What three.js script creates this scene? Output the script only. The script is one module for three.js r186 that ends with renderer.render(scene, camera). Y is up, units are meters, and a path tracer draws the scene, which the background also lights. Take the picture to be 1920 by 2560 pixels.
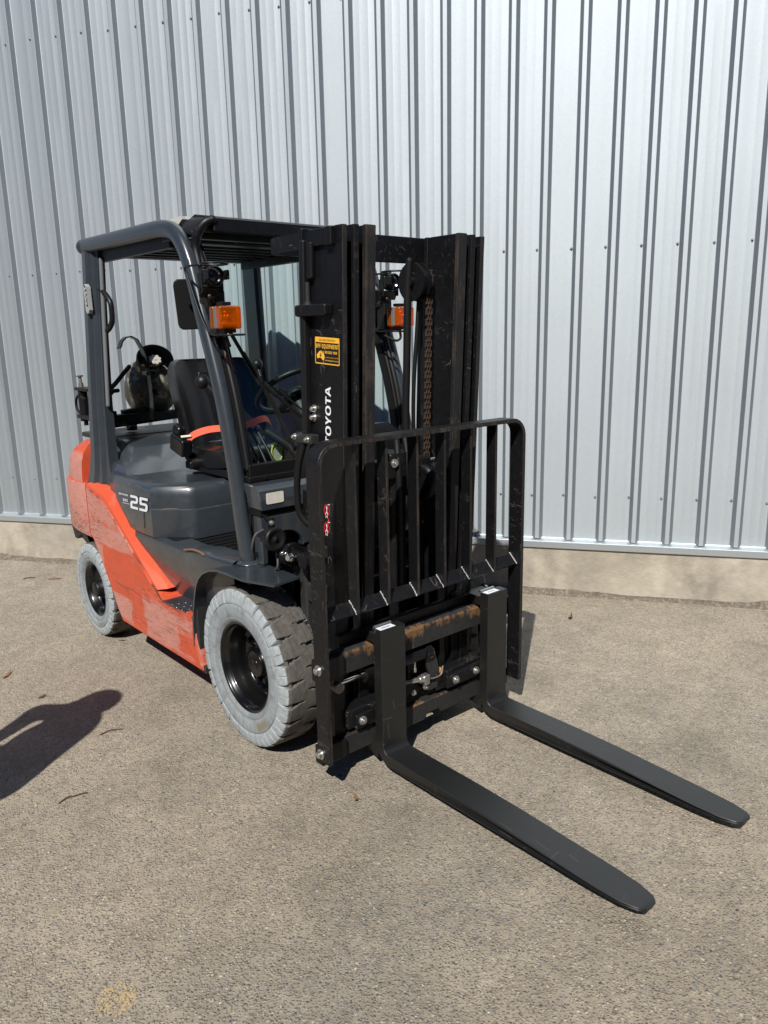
import * as THREE from 'three';
import { Sky } from 'three/addons/objects/Sky.js';
import { RoundedBoxGeometry } from 'three/addons/geometries/RoundedBoxGeometry.js';
import { MarchingCubes } from 'three/addons/objects/MarchingCubes.js';
import { mergeGeometries, mergeVertices, toCreasedNormals } from 'three/addons/utils/BufferGeometryUtils.js';

// ---------------------------------------------------------------- camera, sky, sun, exposure
const scene = new THREE.Scene();
const V = (x, y, z) => new THREE.Vector3(x, y, z);
const camera = new THREE.PerspectiveCamera(66.95, 0.75, 0.05, 400);
{
  const yaw = 2.4367, pitch = -0.2286, roll = -0.0214;
  const d = V(Math.cos(pitch) * Math.sin(yaw), Math.sin(pitch), Math.cos(pitch) * Math.cos(yaw));
  const r0 = d.clone().cross(V(0, 1, 0)).normalize(), u0 = r0.clone().cross(d);
  const r = r0.clone().multiplyScalar(Math.cos(roll)).addScaledVector(u0, Math.sin(roll));
  const u = u0.clone().multiplyScalar(Math.cos(roll)).addScaledVector(r0, -Math.sin(roll));
  camera.position.set(-1.981, 1.6177, 2.5533);
  camera.quaternion.setFromRotationMatrix(new THREE.Matrix4().makeBasis(r, u, d.clone().negate()));
  camera.updateMatrixWorld();
}
const SUN = V(-0.78, 1.0, 0.55).normalize();
const sky = new Sky(); sky.name = 'sky'; sky.scale.setScalar(300); sky.userData.kind = 'structure';
sky.material.uniforms.sunPosition.value.copy(SUN);
sky.material.uniforms.turbidity.value = 2.0; sky.material.uniforms.rayleigh.value = 0.6;
sky.material.uniforms.mieCoefficient.value = 0.004; sky.material.uniforms.cloudCoverage.value = 0;
scene.add(sky);
scene.environmentIntensity = 0.1;
const sun = new THREE.DirectionalLight(new THREE.Color(1.0, 0.955, 0.88), 5.0);
sun.position.copy(SUN).multiplyScalar(30); sun.castShadow = true; sun.shadow.mapSize.set(4096, 4096);
Object.assign(sun.shadow.camera, { left: -6, right: 6, top: 6, bottom: -6, near: 1, far: 60 });
scene.add(sun, sun.target);
const renderer = new THREE.WebGLRenderer();
renderer.toneMapping = THREE.LinearToneMapping; renderer.toneMappingExposure = 1.12; renderer.shadowMap.enabled = true;

// ---------------------------------------------------------------- random numbers, noise, textures
function rng(seed) { let a = seed >>> 0; return () => { a = (a + 0x6D2B79F5) >>> 0; let t = a; t = Math.imul(t ^ (t >>> 15), t | 1); t ^= t + Math.imul(t ^ (t >>> 7), t | 61); return ((t ^ (t >>> 14)) >>> 0) / 4294967296; }; }
const clamp = (x, a = 0, b = 1) => Math.min(b, Math.max(a, x)), lerp = (a, b, t) => a + (b - a) * t;
const sst = (a, b, x) => { const t = clamp((x - a) / (b - a)); return t * t * (3 - 2 * t); };
function lattice(cx, cy, seed) {            // periodic value noise on [0,1)^2
  const R = rng(seed), g = new Float32Array(cx * cy).map(() => R());
  return (u, v) => {
    const x = ((u % 1) + 1) % 1 * cx, y = ((v % 1) + 1) % 1 * cy, i = Math.floor(x), j = Math.floor(y);
    const fx = x - i, fy = y - j, sx = fx * fx * (3 - 2 * fx), sy = fy * fy * (3 - 2 * fy), i1 = (i + 1) % cx, j1 = (j + 1) % cy;
    const a = g[(j % cy) * cx + i % cx], b = g[(j % cy) * cx + i1], c = g[j1 * cx + i % cx], d = g[j1 * cx + i1];
    return lerp(lerp(a, b, sx), lerp(c, d, sx), sy);
  };
}
function fbm(c, oct, seed, ay = 1) { const L = []; for (let k = 0; k < oct; k++) L.push(lattice(c << k, Math.max(1, Math.round((c << k) * ay)), seed + k * 17)); return (u, v) => { let s = 0, w = 0, a = 1; for (const f of L) { s += a * f(u, v); w += a; a *= 0.55; } return s / w; }; }
const enc = (x) => { x = clamp(x); return 255 * (x <= 0.0031308 ? 12.92 * x : 1.055 * Math.pow(x, 1 / 2.4) - 0.055); };
function dataTex(w, h, fn, S = 1, srgb = true, Sy = S) {      // fn(u,v,out) -> linear rgb
  const d = new Uint8Array(w * h * 4), o = [0, 0, 0, 1];
  for (let j = 0; j < h; j++) for (let i = 0; i < w; i++) {
    o[3] = 1; fn((i + 0.5) / w, (j + 0.5) / h, o); const k = (j * w + i) * 4;
    for (let c = 0; c < 3; c++) d[k + c] = srgb ? enc(o[c]) : 255 * clamp(o[c]);
    d[k + 3] = 255 * o[3];
  }
  return finishTex(new THREE.DataTexture(d, w, h), S, srgb, Sy);
}
function finishTex(t, S = 1, srgb = true, Sy = S) {
  t.wrapS = t.wrapT = THREE.RepeatWrapping; t.magFilter = THREE.LinearFilter; t.minFilter = THREE.LinearMipmapLinearFilter; t.generateMipmaps = true;
  if (srgb) t.colorSpace = THREE.SRGBColorSpace; t.repeat.set(1 / S, 1 / Sy); t.needsUpdate = true; return t;
}
function canvasTex(w, h, draw) { const c = document.createElement('canvas'); c.width = w; c.height = h; const x = c.getContext('2d'); draw(x, w, h); const t = new THREE.CanvasTexture(c); t.colorSpace = THREE.SRGBColorSpace; t.magFilter = THREE.LinearFilter; t.needsUpdate = true; return t; }
const lin = (r, g, b) => new THREE.Color().setRGB(r, g, b);
const std = (o) => new THREE.MeshStandardMaterial(o), phy = (o) => new THREE.MeshPhysicalMaterial(o);

// ---------------------------------------------------------------- geometry helpers (all return non-indexed geometry with position and normal)
const flat = (g) => { let n = g.index ? g.toNonIndexed() : g; for (const k of Object.keys(n.attributes)) if (!['position', 'normal'].includes(k)) n.deleteAttribute(k); if (!n.attributes.normal) n.computeVertexNormals(); n.clearGroups?.(); return n; };
function xf(g, m) { g = flat(g); g.applyMatrix4(m); if (m.determinant() < 0) { for (const a of Object.values(g.attributes)) { const A = a.array, s = a.itemSize; for (let i = 0; i < a.count; i += 3) for (let c = 0; c < s; c++) { const t = A[(i + 1) * s + c]; A[(i + 1) * s + c] = A[(i + 2) * s + c]; A[(i + 2) * s + c] = t; } } } return g; }
const M4 = (x = 0, y = 0, z = 0, rx = 0, ry = 0, rz = 0) => new THREE.Matrix4().compose(V(x, y, z), new THREE.Quaternion().setFromEuler(new THREE.Euler(rx, ry, rz)), V(1, 1, 1));
const at = (g, x, y, z, rx = 0, ry = 0, rz = 0) => xf(g, M4(x, y, z, rx, ry, rz));
const rb = (w, h, d, r = 0.003, s = 1) => flat(new RoundedBoxGeometry(w, h, d, s, Math.min(r, w / 2.01, h / 2.01, d / 2.01)));
const bx = (x0, x1, y0, y1, z0, z1, r = 0.003, s = 1) => at(rb(x1 - x0, y1 - y0, z1 - z0, r, s), (x0 + x1) / 2, (y0 + y1) / 2, (z0 + z1) / 2);
function aim(g, p, q) { const d = q.clone().sub(p); const m = new THREE.Matrix4().compose(p.clone().add(q).multiplyScalar(0.5), new THREE.Quaternion().setFromUnitVectors(V(0, 1, 0), d.clone().normalize()), V(1, 1, 1)); return xf(g, m); }
const A3 = (p) => (p.isVector3 ? p : V(...p));
const cyl = (p, q, r0, r1 = r0, n = 16) => { p = A3(p); q = A3(q); return aim(new THREE.CylinderGeometry(r1, r0, p.distanceTo(q), n), p, q); };
function bar(p, q, w, h, r = 0.002) { p = A3(p); q = A3(q); return aim(new RoundedBoxGeometry(w, p.distanceTo(q), h, 1, Math.min(r, w / 2.1, h / 2.1)), p, q); }
function tube(pts, r, n = 8, closed = false, seg = 0, tension = 0.5) {
  const P = pts.map(A3), c = new THREE.CatmullRomCurve3(P, closed, 'catmullrom', tension), G = [flat(new THREE.TubeGeometry(c, seg || P.length * 6, r, n, closed))];
  if (!closed) for (const e of [0, 1]) G.push(at(new THREE.SphereGeometry(r * 0.98, n, 4), ...c.getPoint(e).toArray()));
  return mergeGeometries(G);
}
// polygon [[a,b]...] extruded; axis 'x': a=z b=y from x0 to x1; 'z': a=x b=y; 'y': a=x b=z
function ext(poly, axis, c0, c1, bevel = 0, holes = [], bs = 1) {
  const sh = new THREE.Shape(poly.map(([a, b]) => new THREE.Vector2(a, b))); for (const h of holes) sh.holes.push(new THREE.Path(h.map(([a, b]) => new THREE.Vector2(a, b))));
  const lo = Math.min(c0, c1), hi = Math.max(c0, c1);
  const g = new THREE.ExtrudeGeometry(sh, { depth: hi - lo - 2 * bevel, bevelEnabled: bevel > 0, bevelSize: bevel, bevelThickness: bevel, bevelOffset: -bevel, bevelSegments: bs, curveSegments: 8, steps: 1 });
  const m = new THREE.Matrix4();
  if (axis === 'x') m.set(0, 0, 1, lo + bevel, 0, 1, 0, 0, 1, 0, 0, 0, 0, 0, 0, 1);
  else if (axis === 'z') m.set(1, 0, 0, 0, 0, 1, 0, 0, 0, 0, 1, lo + bevel, 0, 0, 0, 1);
  else m.set(1, 0, 0, 0, 0, 0, 1, lo + bevel, 0, 1, 0, 0, 0, 0, 0, 1);
  return xf(g, m);
}
// closed rings of the same number of points, skinned; flat or smooth
function loft(rings, caps = true, crease = 0.6, closed = true) {
  const n = rings[0].length, pos = [], P = (r, i) => rings[r][(i + n) % n], tri = (a, b, c) => pos.push(...a, ...b, ...c);
  for (let r = 0; r + 1 < rings.length; r++) for (let i = 0; i < (closed ? n : n - 1); i++) { const a = P(r, i), b = P(r, i + 1), c = P(r + 1, i + 1), d = P(r + 1, i); tri(a, b, c); tri(a, c, d); }
  if (caps) for (const [r, f] of [[0, -1], [rings.length - 1, 1]]) { const q = [0, 1, 2].map((k) => rings[r].reduce((s, p) => s + p[k], 0) / n); for (let i = 0; i < n; i++) f > 0 ? tri(q, P(r, i), P(r, i + 1)) : tri(q, P(r, i + 1), P(r, i)); }
  let g = new THREE.BufferGeometry(); g.setAttribute('position', new THREE.Float32BufferAttribute(pos, 3));
  g = mergeVertices(g, 1e-5); g = toCreasedNormals(g, crease); return flat(g);
}
const lathe = (pts, n = 32) => flat(new THREE.LatheGeometry(pts.map(([r, y]) => new THREE.Vector2(r, y)), n));
const mir = (g) => xf(g.clone(), new THREE.Matrix4().makeScale(-1, 1, 1));
const hexbolt = (p, dir, r = 0.012, h = 0.01, washer = true) => { p = A3(p); dir = A3(dir).normalize(); const G = [cyl(p.clone(), p.clone().addScaledVector(dir, h), r, r * 0.94, 6)]; if (washer) G.push(cyl(p.clone().addScaledVector(dir, -0.001), p.clone().addScaledVector(dir, 0.003), r * 1.45, r * 1.4, 16)); G.push(cyl(p.clone().addScaledVector(dir, h), p.clone().addScaledVector(dir, h + 0.003), r * 0.6, r * 0.55, 12)); return mergeGeometries(G); };
function boxUV(g, ox = 0, oy = 0) {
  const p = g.attributes.position, uv = new Float32Array(p.count * 2), a = V(), b = V(), c = V(), n = V();
  for (let i = 0; i < p.count; i += 3) {
    a.fromBufferAttribute(p, i); b.fromBufferAttribute(p, i + 1); c.fromBufferAttribute(p, i + 2);
    n.copy(b).sub(a).cross(c.clone().sub(a)); const X = Math.abs(n.x), Y = Math.abs(n.y), Z = Math.abs(n.z);
    [a, b, c].forEach((q, k) => { const [s, t] = X >= Y && X >= Z ? [q.z, q.y] : Y >= Z ? [q.x, q.z] : [q.x, q.y]; uv[(i + k) * 2] = s + ox; uv[(i + k) * 2 + 1] = t + oy; });
  }
  g.setAttribute('uv', new THREE.BufferAttribute(uv, 2)); return g;
}
let serial = 0; const taken = new Map();
const numbered = (n) => { const k = taken.get(n) ?? 0; taken.set(n, k + 1); return k ? n + '_' + String(k).padStart(3, '0') : n; };
function part(name, geos, mat, parent, o = {}) {
  geos = (Array.isArray(geos) ? geos : [geos]).flat(Infinity); serial++;
  let g;
  if (o.raw) g = geos[0];
  else { g = mergeGeometries(geos.map(flat)); boxUV(g, o.uv0 ? 0 : (serial * 0.377) % 1, o.uv0 ? 0 : (serial * 0.619) % 1); }
  const m = new THREE.Mesh(g, mat); m.name = parent === scene ? numbered(name) : name; m.castShadow = m.receiveShadow = true; if (o.label) m.userData.label = o.label; if (o.kind) m.userData.kind = o.kind;
  parent.add(m); return m;
}
function thing(name, label, category, group) { const o = new THREE.Group(); o.name = numbered(name); o.userData = { label, category }; if (group) o.userData.group = group; scene.add(o); return o; }
function grp(name, parent) { const o = new THREE.Group(); o.name = name; parent.add(o); return o; }
// flat print: a thin quad with corners a (lower left), b (lower right), c (upper right), d (upper left)
function quad(a, b, c, d, n = 1) {
  const g = new THREE.BufferGeometry(), pos = [], uv = [], idx = [];
  for (let j = 0; j <= n; j++) for (let i = 0; i <= n; i++) { const u = i / n, v = j / n; for (let k = 0; k < 3; k++) pos.push(lerp(lerp(a[k], b[k], u), lerp(d[k], c[k], u), v)); uv.push(u, v); }
  for (let j = 0; j < n; j++) for (let i = 0; i < n; i++) { const q = j * (n + 1) + i; idx.push(q, q + 1, q + n + 2, q, q + n + 2, q + n + 1); }
  g.setAttribute('position', new THREE.Float32BufferAttribute(pos, 3)); g.setAttribute('uv', new THREE.Float32BufferAttribute(uv, 2)); g.setIndex(idx); g.computeVertexNormals(); return g;
}
const decal = (name, tex, q, parent, o = {}) => part(name, q, std({ map: tex, transparent: true, alphaTest: 0.4, roughness: o.rough ?? 0.5 }), parent, { raw: true });

// ---------------------------------------------------------------- ground: old asphalt with exposed chips
const GT = 3.0;
const [groundMap, groundBump] = (() => {
  const n = 2048, R = rng(11), col = new Float32Array(n * n * 3), hgt = new Float32Array(n * n);
  const f1 = fbm(24, 4, 5), f2 = fbm(6, 4, 9), f3 = fbm(160, 2, 31);
  for (let j = 0; j < n; j++) for (let i = 0; i < n; i++) {
    const u = i / n, v = j / n, a = f3(u, v), m = 0.60 + 0.42 * f1(u, v) + 0.1 * (f2(u, v) - 0.5) + 0.3 * (a - 0.5), k = j * n + i;
    col[k * 3] = 0.385 * m; col[k * 3 + 1] = 0.328 * m; col[k * 3 + 2] = 0.252 * m; hgt[k] = 0.28 * a;
  }
  const kinds = [[0.33, 0.295, 0.24], [0.29, 0.26, 0.215], [0.26, 0.24, 0.21], [0.22, 0.208, 0.19], [0.175, 0.168, 0.16], [0.14, 0.136, 0.132], [0.42, 0.368, 0.285], [0.28, 0.225, 0.17], [0.38, 0.325, 0.245]];
  for (let s = 0; s < 330000; s++) {
    const big = R(), r = big < 0.60 ? 0.75 + R() * 0.8 : big < 0.94 ? 1.4 + R() * 1.1 : 2.2 + R() * 1.5, cx = R() * n, cy = R() * n, e = 0.55 + 0.45 * R(), th = R() * 3.14, ct = Math.cos(th), st = Math.sin(th);
    let c = kinds[Math.floor(Math.pow(R(), 0.9) * kinds.length)]; const t = R(); if (t < 0.012 && r < 2.6) c = [0.56, 0.51, 0.42]; else if (t < 0.011) c = [0.06, 0.06, 0.066];
    const g = 0.60 + 0.84 * R(), q = Math.ceil(r + 1), top = 0.35 + 0.5 * R(), al = 0.7 + 0.3 * R();
    for (let y = -q; y <= q; y++) for (let x = -q; x <= q; x++) {
      const dx = (x * ct + y * st) / r, dy = (-x * st + y * ct) / (r * e), d = dx * dx + dy * dy; if (d > 1.15) continue;
      const k = (((cy | 0) + y + n) % n) * n + (((cx | 0) + x + n) % n), w = clamp((1.15 - d) / 0.4) * al;
      for (let b = 0; b < 3; b++) col[k * 3 + b] = lerp(col[k * 3 + b], c[b] * g, w);
      hgt[k] = Math.max(hgt[k], top * clamp(1.2 - d * 0.8));
    }
  }
  const cm = dataTex(n, n, (u, v, o) => { const k = (Math.floor(v * n) * n + Math.floor(u * n)) * 3; o[0] = col[k]; o[1] = col[k + 1]; o[2] = col[k + 2]; }, GT);
  const bm = dataTex(n, n, (u, v, o) => { o[0] = o[1] = o[2] = hgt[Math.floor(v * n) * n + Math.floor(u * n)]; }, GT, false);
  return [cm, bm];
})();
{
  const N = 150, pos = [], uv = [], colr = [], idx = [], w = (t) => 1.2 * t * 9 + Math.sign(t) * Math.pow(Math.abs(t), 5) * 110;
  const l1 = fbm(5, 4, 77), l2 = fbm(13, 3, 78);
  for (let j = 0; j <= N; j++) for (let i = 0; i <= N; i++) {
    const x = w(i / N * 2 - 1) + 0.3, z = w(j / N * 2 - 1) + 0.3; pos.push(x, 0, z); uv.push(x * 0.94 + z * 0.34, z * 0.94 - x * 0.34);
    const a = l1(x / 14 + 0.5, z / 14 + 0.5), b = l2(x / 9 + 0.2, z / 9 + 0.1), st = sst(0.60, 0.74, l2(x / 5 + 0.7, z / 5 + 0.3)), m = 0.76 + 0.42 * a + 0.16 * (b - 0.5) - 0.13 * st; colr.push(m * (1 + 0.05 * (b - 0.5)), m, m * (1 - 0.08 * (b - 0.5)));
  }
  for (let j = 0; j < N; j++) for (let i = 0; i < N; i++) { const q = j * (N + 1) + i; idx.push(q, q + N + 1, q + 1, q + 1, q + N + 1, q + N + 2); }
  const g = new THREE.BufferGeometry(); g.setAttribute('position', new THREE.Float32BufferAttribute(pos, 3)); g.setAttribute('uv', new THREE.Float32BufferAttribute(uv, 2)); g.setAttribute('color', new THREE.Float32BufferAttribute(colr, 3)); g.setIndex(idx); g.computeVertexNormals();
  part('asphalt_ground', g, std({ map: groundMap, bumpMap: groundBump, bumpScale: 0.0048, roughness: 0.93, vertexColors: true }), scene, { raw: true, kind: 'structure' });
}

// ---------------------------------------------------------------- the shed wall
const WA = -0.9718, WN = V(Math.sin(WA), 0, Math.cos(WA)), WT = V(Math.cos(WA), 0, -Math.sin(WA)), WM = new THREE.Matrix4().makeBasis(WT, V(0, 1, 0), WN).setPosition(WN.clone().multiplyScalar(-1.6885));
const wallP = (u, y, n) => V(u, y, n).applyMatrix4(WM);
const PITCH = 0.1905, U0 = -2.79;
{
  const wall = thing('shed_wall', 'silver ribbed metal shed wall on a low concrete plinth', 'wall');
  const sp = fbm(220, 2, 3), st = lattice(190, 3, 4), cl = fbm(4, 3, 6);
  const zinc = [0, 1].map((k) => phy({ map: dataTex(1024, 1024, (u, v, o) => { const m = 0.91 + 0.07 * sp(u, v) + 0.015 * st(u, v + k * 0.3) + 0.05 * (cl(u + k * 0.37, v) - 0.5); o[0] = 0.47 * m; o[1] = 0.515 * m; o[2] = 0.545 * m; }, 1.7), roughness: 0.66, metalness: 1.0, anisotropy: 0.38, anisotropyRotation: Math.PI / 2 }));
  const wob = fbm(9, 3, 21), Y0 = 0.346, Y1 = 6.2, NY = 26;
  const prof = (i) => { // one pitch, starting at the rib centre
    const c = U0 + i * PITCH + 0.040; return [[c + 0.0115, 0.029], [c + 0.0125, 0.0285], [c + 0.0295, 0.0012], [c + 0.032, 0], [c + 0.066, 0], [c + 0.0705, 0.0003], [c + 0.0725, 0.0003], [c + 0.0745, 0], [c + 0.1155, 0], [c + 0.1195, 0.0003], [c + 0.1215, 0.0003], [c + 0.1235, 0], [c + PITCH - 0.032, 0], [c + PITCH - 0.0295, 0.0012], [c + PITCH - 0.0125, 0.0285], [c + PITCH - 0.0115, 0.029]];
  };
  let sheet = 0;
  for (let i = -30; i < 46; i += 4, sheet++) {
    const line = []; for (let k = 0; k < 4; k++) line.push(...prof(i + k)); line.push([U0 + (i + 4) * PITCH + 0.040 + 0.0115, 0.0297], [U0 + (i + 4) * PITCH + 0.040 + 0.0125, 0.0292], [U0 + (i + 4) * PITCH + 0.04 + 0.0297, 0.0019]);
    const lift = 0.0007 * (sheet % 2), rings = [];
    for (let j = 0; j <= NY; j++) { const y = lerp(Y0 + 0.001 * (sheet % 3), Y1, j / NY); rings.push(line.map(([u, n]) => wallP(u, y, n + lift + 0.0022 * (wob(u / 6 + 0.5, y / 6) - 0.5)).toArray())); }
    const g = loft(rings, false, 0.35, false), p = g.attributes.position, uv = new Float32Array(p.count * 2), q = V();
    for (let k = 0; k < p.count; k++) { q.fromBufferAttribute(p, k); uv[k * 2] = q.dot(WT) + sheet * 0.61; uv[k * 2 + 1] = q.y; }
    g.setAttribute('uv', new THREE.BufferAttribute(uv, 2));
    part('cladding_sheet', g, zinc[sheet % 2], wall, { raw: true });
  }
  // screws with washers beside the ribs
  const screwG = mergeGeometries([at(new THREE.CylinderGeometry(0.0072, 0.0078, 0.0022, 12), 0, 0, 0.0012, Math.PI / 2), at(new THREE.CylinderGeometry(0.0044, 0.0047, 0.0052, 6), 0, 0, 0.0046, Math.PI / 2), at(new THREE.SphereGeometry(0.0034, 8, 4), 0, 0, 0.0068)].map(flat)); boxUV(screwG);
  const screwM = std({ color: lin(0.34, 0.35, 0.36), roughness: 0.42, metalness: 0.75 }), R = rng(5);
  for (const [h, a, b] of [[3.49, -4, 26], [2.057, -4, 27], [0.617, -4, 27]]) for (let i = a; i <= b; i++) {
    const m = new THREE.Mesh(screwG, screwM); m.name = 'screw'; m.castShadow = m.receiveShadow = true;
    m.position.copy(wallP(U0 + i * PITCH + (R() - 0.5) * 0.006, h + (R() - 0.5) * 0.012, 0.0012)); m.quaternion.setFromRotationMatrix(WM); m.rotateZ(R() * 6); wall.add(m);
  }
  const flashM = std({ color: lin(0.50, 0.545, 0.57), roughness: 0.5, metalness: 0.75 });
  for (const [u0, u1] of [[-11.2, -8.2], [-8.199, -5.2], [-5.199, -3.035], [-3.034, -0.06], [-0.059, 2.94], [2.941, 5.9], [5.901, 8.9]]) {
    const g = ext([[-0.004, 0.352], [0.006, 0.352], [0.008, 0.347], [0.046, 0.336], [0.049, 0.333], [0.049, 0.296], [0.045, 0.292], [0.038, 0.290], [0.038, 0.294], [0.043, 0.298], [0.043, 0.330], [-0.004, 0.342]], 'x', u0, u1);
    part('base_flashing', xf(g, WM), flashM, wall);
  }
  const c1 = fbm(7, 5, 41), c2 = fbm(30, 4, 42), c3 = fbm(3, 4, 43), c4 = fbm(90, 2, 44), c5 = fbm(14, 3, 45, 0.2);
  const conc = std({ map: dataTex(1024, 1024, (u, v, o) => { const a = c1(u, v), b = c2(u, v), c = c3(u, v), s = sst(0.56, 0.68, c1(u + 0.4, v * 0.5)) * 0.25, dr = sst(0.55, 0.75, c5(u, v)) * 0.22, m = 0.66 + 0.55 * a + 0.34 * (b - 0.5) + 0.2 * (c4(u, v) - 0.5) - s * 0.7 + dr * 0.8; o[0] = 0.375 * m; o[1] = lerp(0.332, 0.343, c) * m; o[2] = lerp(0.255, 0.300, c) * m; }, 2.2), bumpMap: dataTex(512, 512, (u, v, o) => { o[0] = o[1] = o[2] = 0.5 * c2(u, v) + 0.5 * c4(u, v); }, 0.9, false), bumpScale: 0.0025, roughness: 0.92 });
  for (const [u0, u1] of [[-11.2, 8.9]]) {
    const rings = [], W2 = fbm(40, 3, 50), nu = 240; for (let j = 0; j <= 10; j++) { const y = lerp(-0.1, 0.2945, j / 10), rr = []; for (let i = 0; i <= nu; i++) { const u = lerp(u0, u1, i / nu); rr.push(wallP(u, y, 0.034 + 0.004 * (W2(u / 8 + 0.5, y / 2) - 0.5) + (y < 0.05 ? 0.012 * sst(0.45, 0.8, W2(u / 5, 0.3)) * (0.05 - y) / 0.05 : 0)).toArray()); } rings.push(rr); }
    part('concrete_plinth', loft(rings, false, 1.2, false), conc, wall);
  }
  // the crumbled joint between plinth and asphalt
  const rj = [], J = fbm(60, 4, 60), nu = 700;
  for (const [k, base] of [[0, 0.022], [1, 0.03], [2, 0.055], [3, 0.085]]) { const rr = []; for (let i = 0; i <= nu; i++) { const u = lerp(-11.2, 8.9, i / nu), a = J(u / 7 + 0.3, 0.13 * k), big = sst(0.45, 0.75, J(u / 20 + 0.1, 0.7)); rr.push(wallP(u, [0.016 + 0.03 * big * a, 0.016 + 0.03 * big * a, 0.010 * a + 0.004, -0.008][k], base + 0.034 * (a - 0.3) * (k > 1 ? 1 + big : 0.3) + 0.01).toArray()); } rj.push(rr); }
  part('joint_dirt', loft(rj, false, 0.8, false), std({ map: dataTex(512, 512, (u, v, o) => { const m = 0.35 + 0.9 * c2(u, v) * c4(u, v) * 1.6; o[0] = 0.22 * m; o[1] = 0.185 * m; o[2] = 0.145 * m; }, 0.7), roughness: 1 }), wall, { kind: 'stuff' });
}

// ---------------------------------------------------------------- unseen sheds added behind and beside the camera to darken reflections and sky bounce
{
  const shedM = std({ color: lin(0.12, 0.13, 0.125), roughness: 0.7 }), roofM = std({ color: lin(0.2, 0.21, 0.21), roughness: 0.6, metalness: 0.3 }), doorM = std({ color: lin(0.05, 0.055, 0.06), roughness: 0.6 });
  for (const [u0, u1, n0, n1, h, lab] of [[-16, 16, 13, 22, 5.2, 'unseen dark grey shed added across from the ribbed wall to darken reflections'], [16.5, 24, 1.5, 12, 5.0, 'unseen dark grey shed added at the far end of the yard to darken reflections'], [-26, -18, 1.5, 12, 5.0, 'unseen dark grey shed added at the near end of the yard to darken reflections']]) {
    const s = thing('added_shed', lab, 'shed');
    part('wall', xf(bx(u0, u1, 0, h, n0, n1, 0.02), WM), shedM, s);
    part('roof', xf(ext([[u0 - 0.3, h], [u1 + 0.3, h], [(u0 + u1) / 2, h + 0.9]], 'z', n0 - 0.3, n1 + 0.3), WM), roofM, s);
    const c = (u0 + u1) / 2; part('door', xf(bx(c - 2, c + 2, 0, 3.6, n0 - 0.05, n0 + 0.02, 0.01), WM), doorM, s);
  }
}

// ---------------------------------------------------------------- materials of the forklift
const nA = fbm(8, 5, 101), nB = fbm(40, 4, 102), nC = fbm(3, 4, 103), nD = fbm(120, 2, 104), streak = fbm(6, 4, 105, 8), streakV = fbm(50, 3, 106, 0.08);
function scratchField(n, seed, count, len, wid) { // canvas of random scratches, returned as sampler 0..1
  const c = document.createElement('canvas'); c.width = c.height = n; const x = c.getContext('2d'), R = rng(seed); x.fillStyle = '#000'; x.fillRect(0, 0, n, n);
  for (let i = 0; i < count; i++) { const a = R() * 6.28, l = len * (0.2 + R()) * n, px = R() * n, py = R() * n, k = Math.floor(60 + R() * 195); x.strokeStyle = `rgb(${k},${k},${k})`; x.lineWidth = wid * (0.3 + R()); x.beginPath(); x.moveTo(px, py); x.quadraticCurveTo(px + Math.cos(a) * l / 2 + (R() - 0.5) * l * 0.3, py + Math.sin(a) * l / 2, px + Math.cos(a) * l, py + Math.sin(a) * l); x.stroke(); }
  const d = x.getImageData(0, 0, n, n).data; return (u, v) => d[((Math.floor(v * n) % n) * n + Math.floor(u * n) % n) * 4] / 255;
}
const scr1 = scratchField(512, 7, 160, 0.06, 1.6), scr2 = scratchField(512, 8, 420, 0.04, 2.2);
const greyPaint = phy({ map: dataTex(512, 512, (u, v, o) => { const m = 0.88 + 0.3 * (nA(u, v) - 0.5) + 0.18 * (nB(u, v) - 0.5), s = scr1(u, v) * sst(0.5, 0.7, nC(u, v)) * 0.5; o[0] = lerp(0.034 * m, 0.10, s); o[1] = lerp(0.042 * m, 0.10, s); o[2] = lerp(0.052 * m, 0.10, s); }, 0.9), roughnessMap: dataTex(256, 256, (u, v, o) => { o[0] = o[1] = o[2] = 0.75 + 0.5 * (nA(u, v) - 0.5) + 0.3 * (nB(u, v) - 0.4); }, 0.6, false), roughness: 0.5, clearcoat: 0.7, clearcoatRoughness: 0.1 });
const greyTube = phy({ map: greyPaint.map, roughness: 0.36, clearcoat: 0.5, clearcoatRoughness: 0.2 });
const blackTex = (rust, seed, edge = 0.6) => dataTex(512, 512, (u, v, o) => {
  const a = nA(u + seed * 0.13, v), b = nB(u, v + seed * 0.29), r = sst(edge, edge + 0.16, 0.55 * a + 0.45 * b) * rust, s = scr2(u, (v + seed * 0.37) % 1) * sst(0.42, 0.62, nC(u + seed * 0.2, v)) * 0.55;
  let c = [0.0050 + 0.005 * (b - 0.5), 0.0051 + 0.005 * (b - 0.5), 0.0062 + 0.005 * (b - 0.5)]; const R2 = [0.050 + 0.04 * nD(u, v), 0.030 + 0.02 * nD(u, v), 0.020]; c = c.map((x, k) => lerp(lerp(x, [0.20, 0.18, 0.165][k], s), R2[k], r)); o[0] = c[0]; o[1] = c[1]; o[2] = c[2];
}, 0.7);
const blackPaint = phy({ map: blackTex(0.2, 1, 0.68), roughness: 0.45, specularIntensity: 0.7 });
const blackWorn = phy({ map: blackTex(0.6, 2, 0.62), roughness: 0.5, specularIntensity: 0.8, bumpMap: dataTex(256, 256, (u, v, o) => { o[0] = o[1] = o[2] = nB(u, v); }, 0.3, false), bumpScale: 0.0012 });
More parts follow.
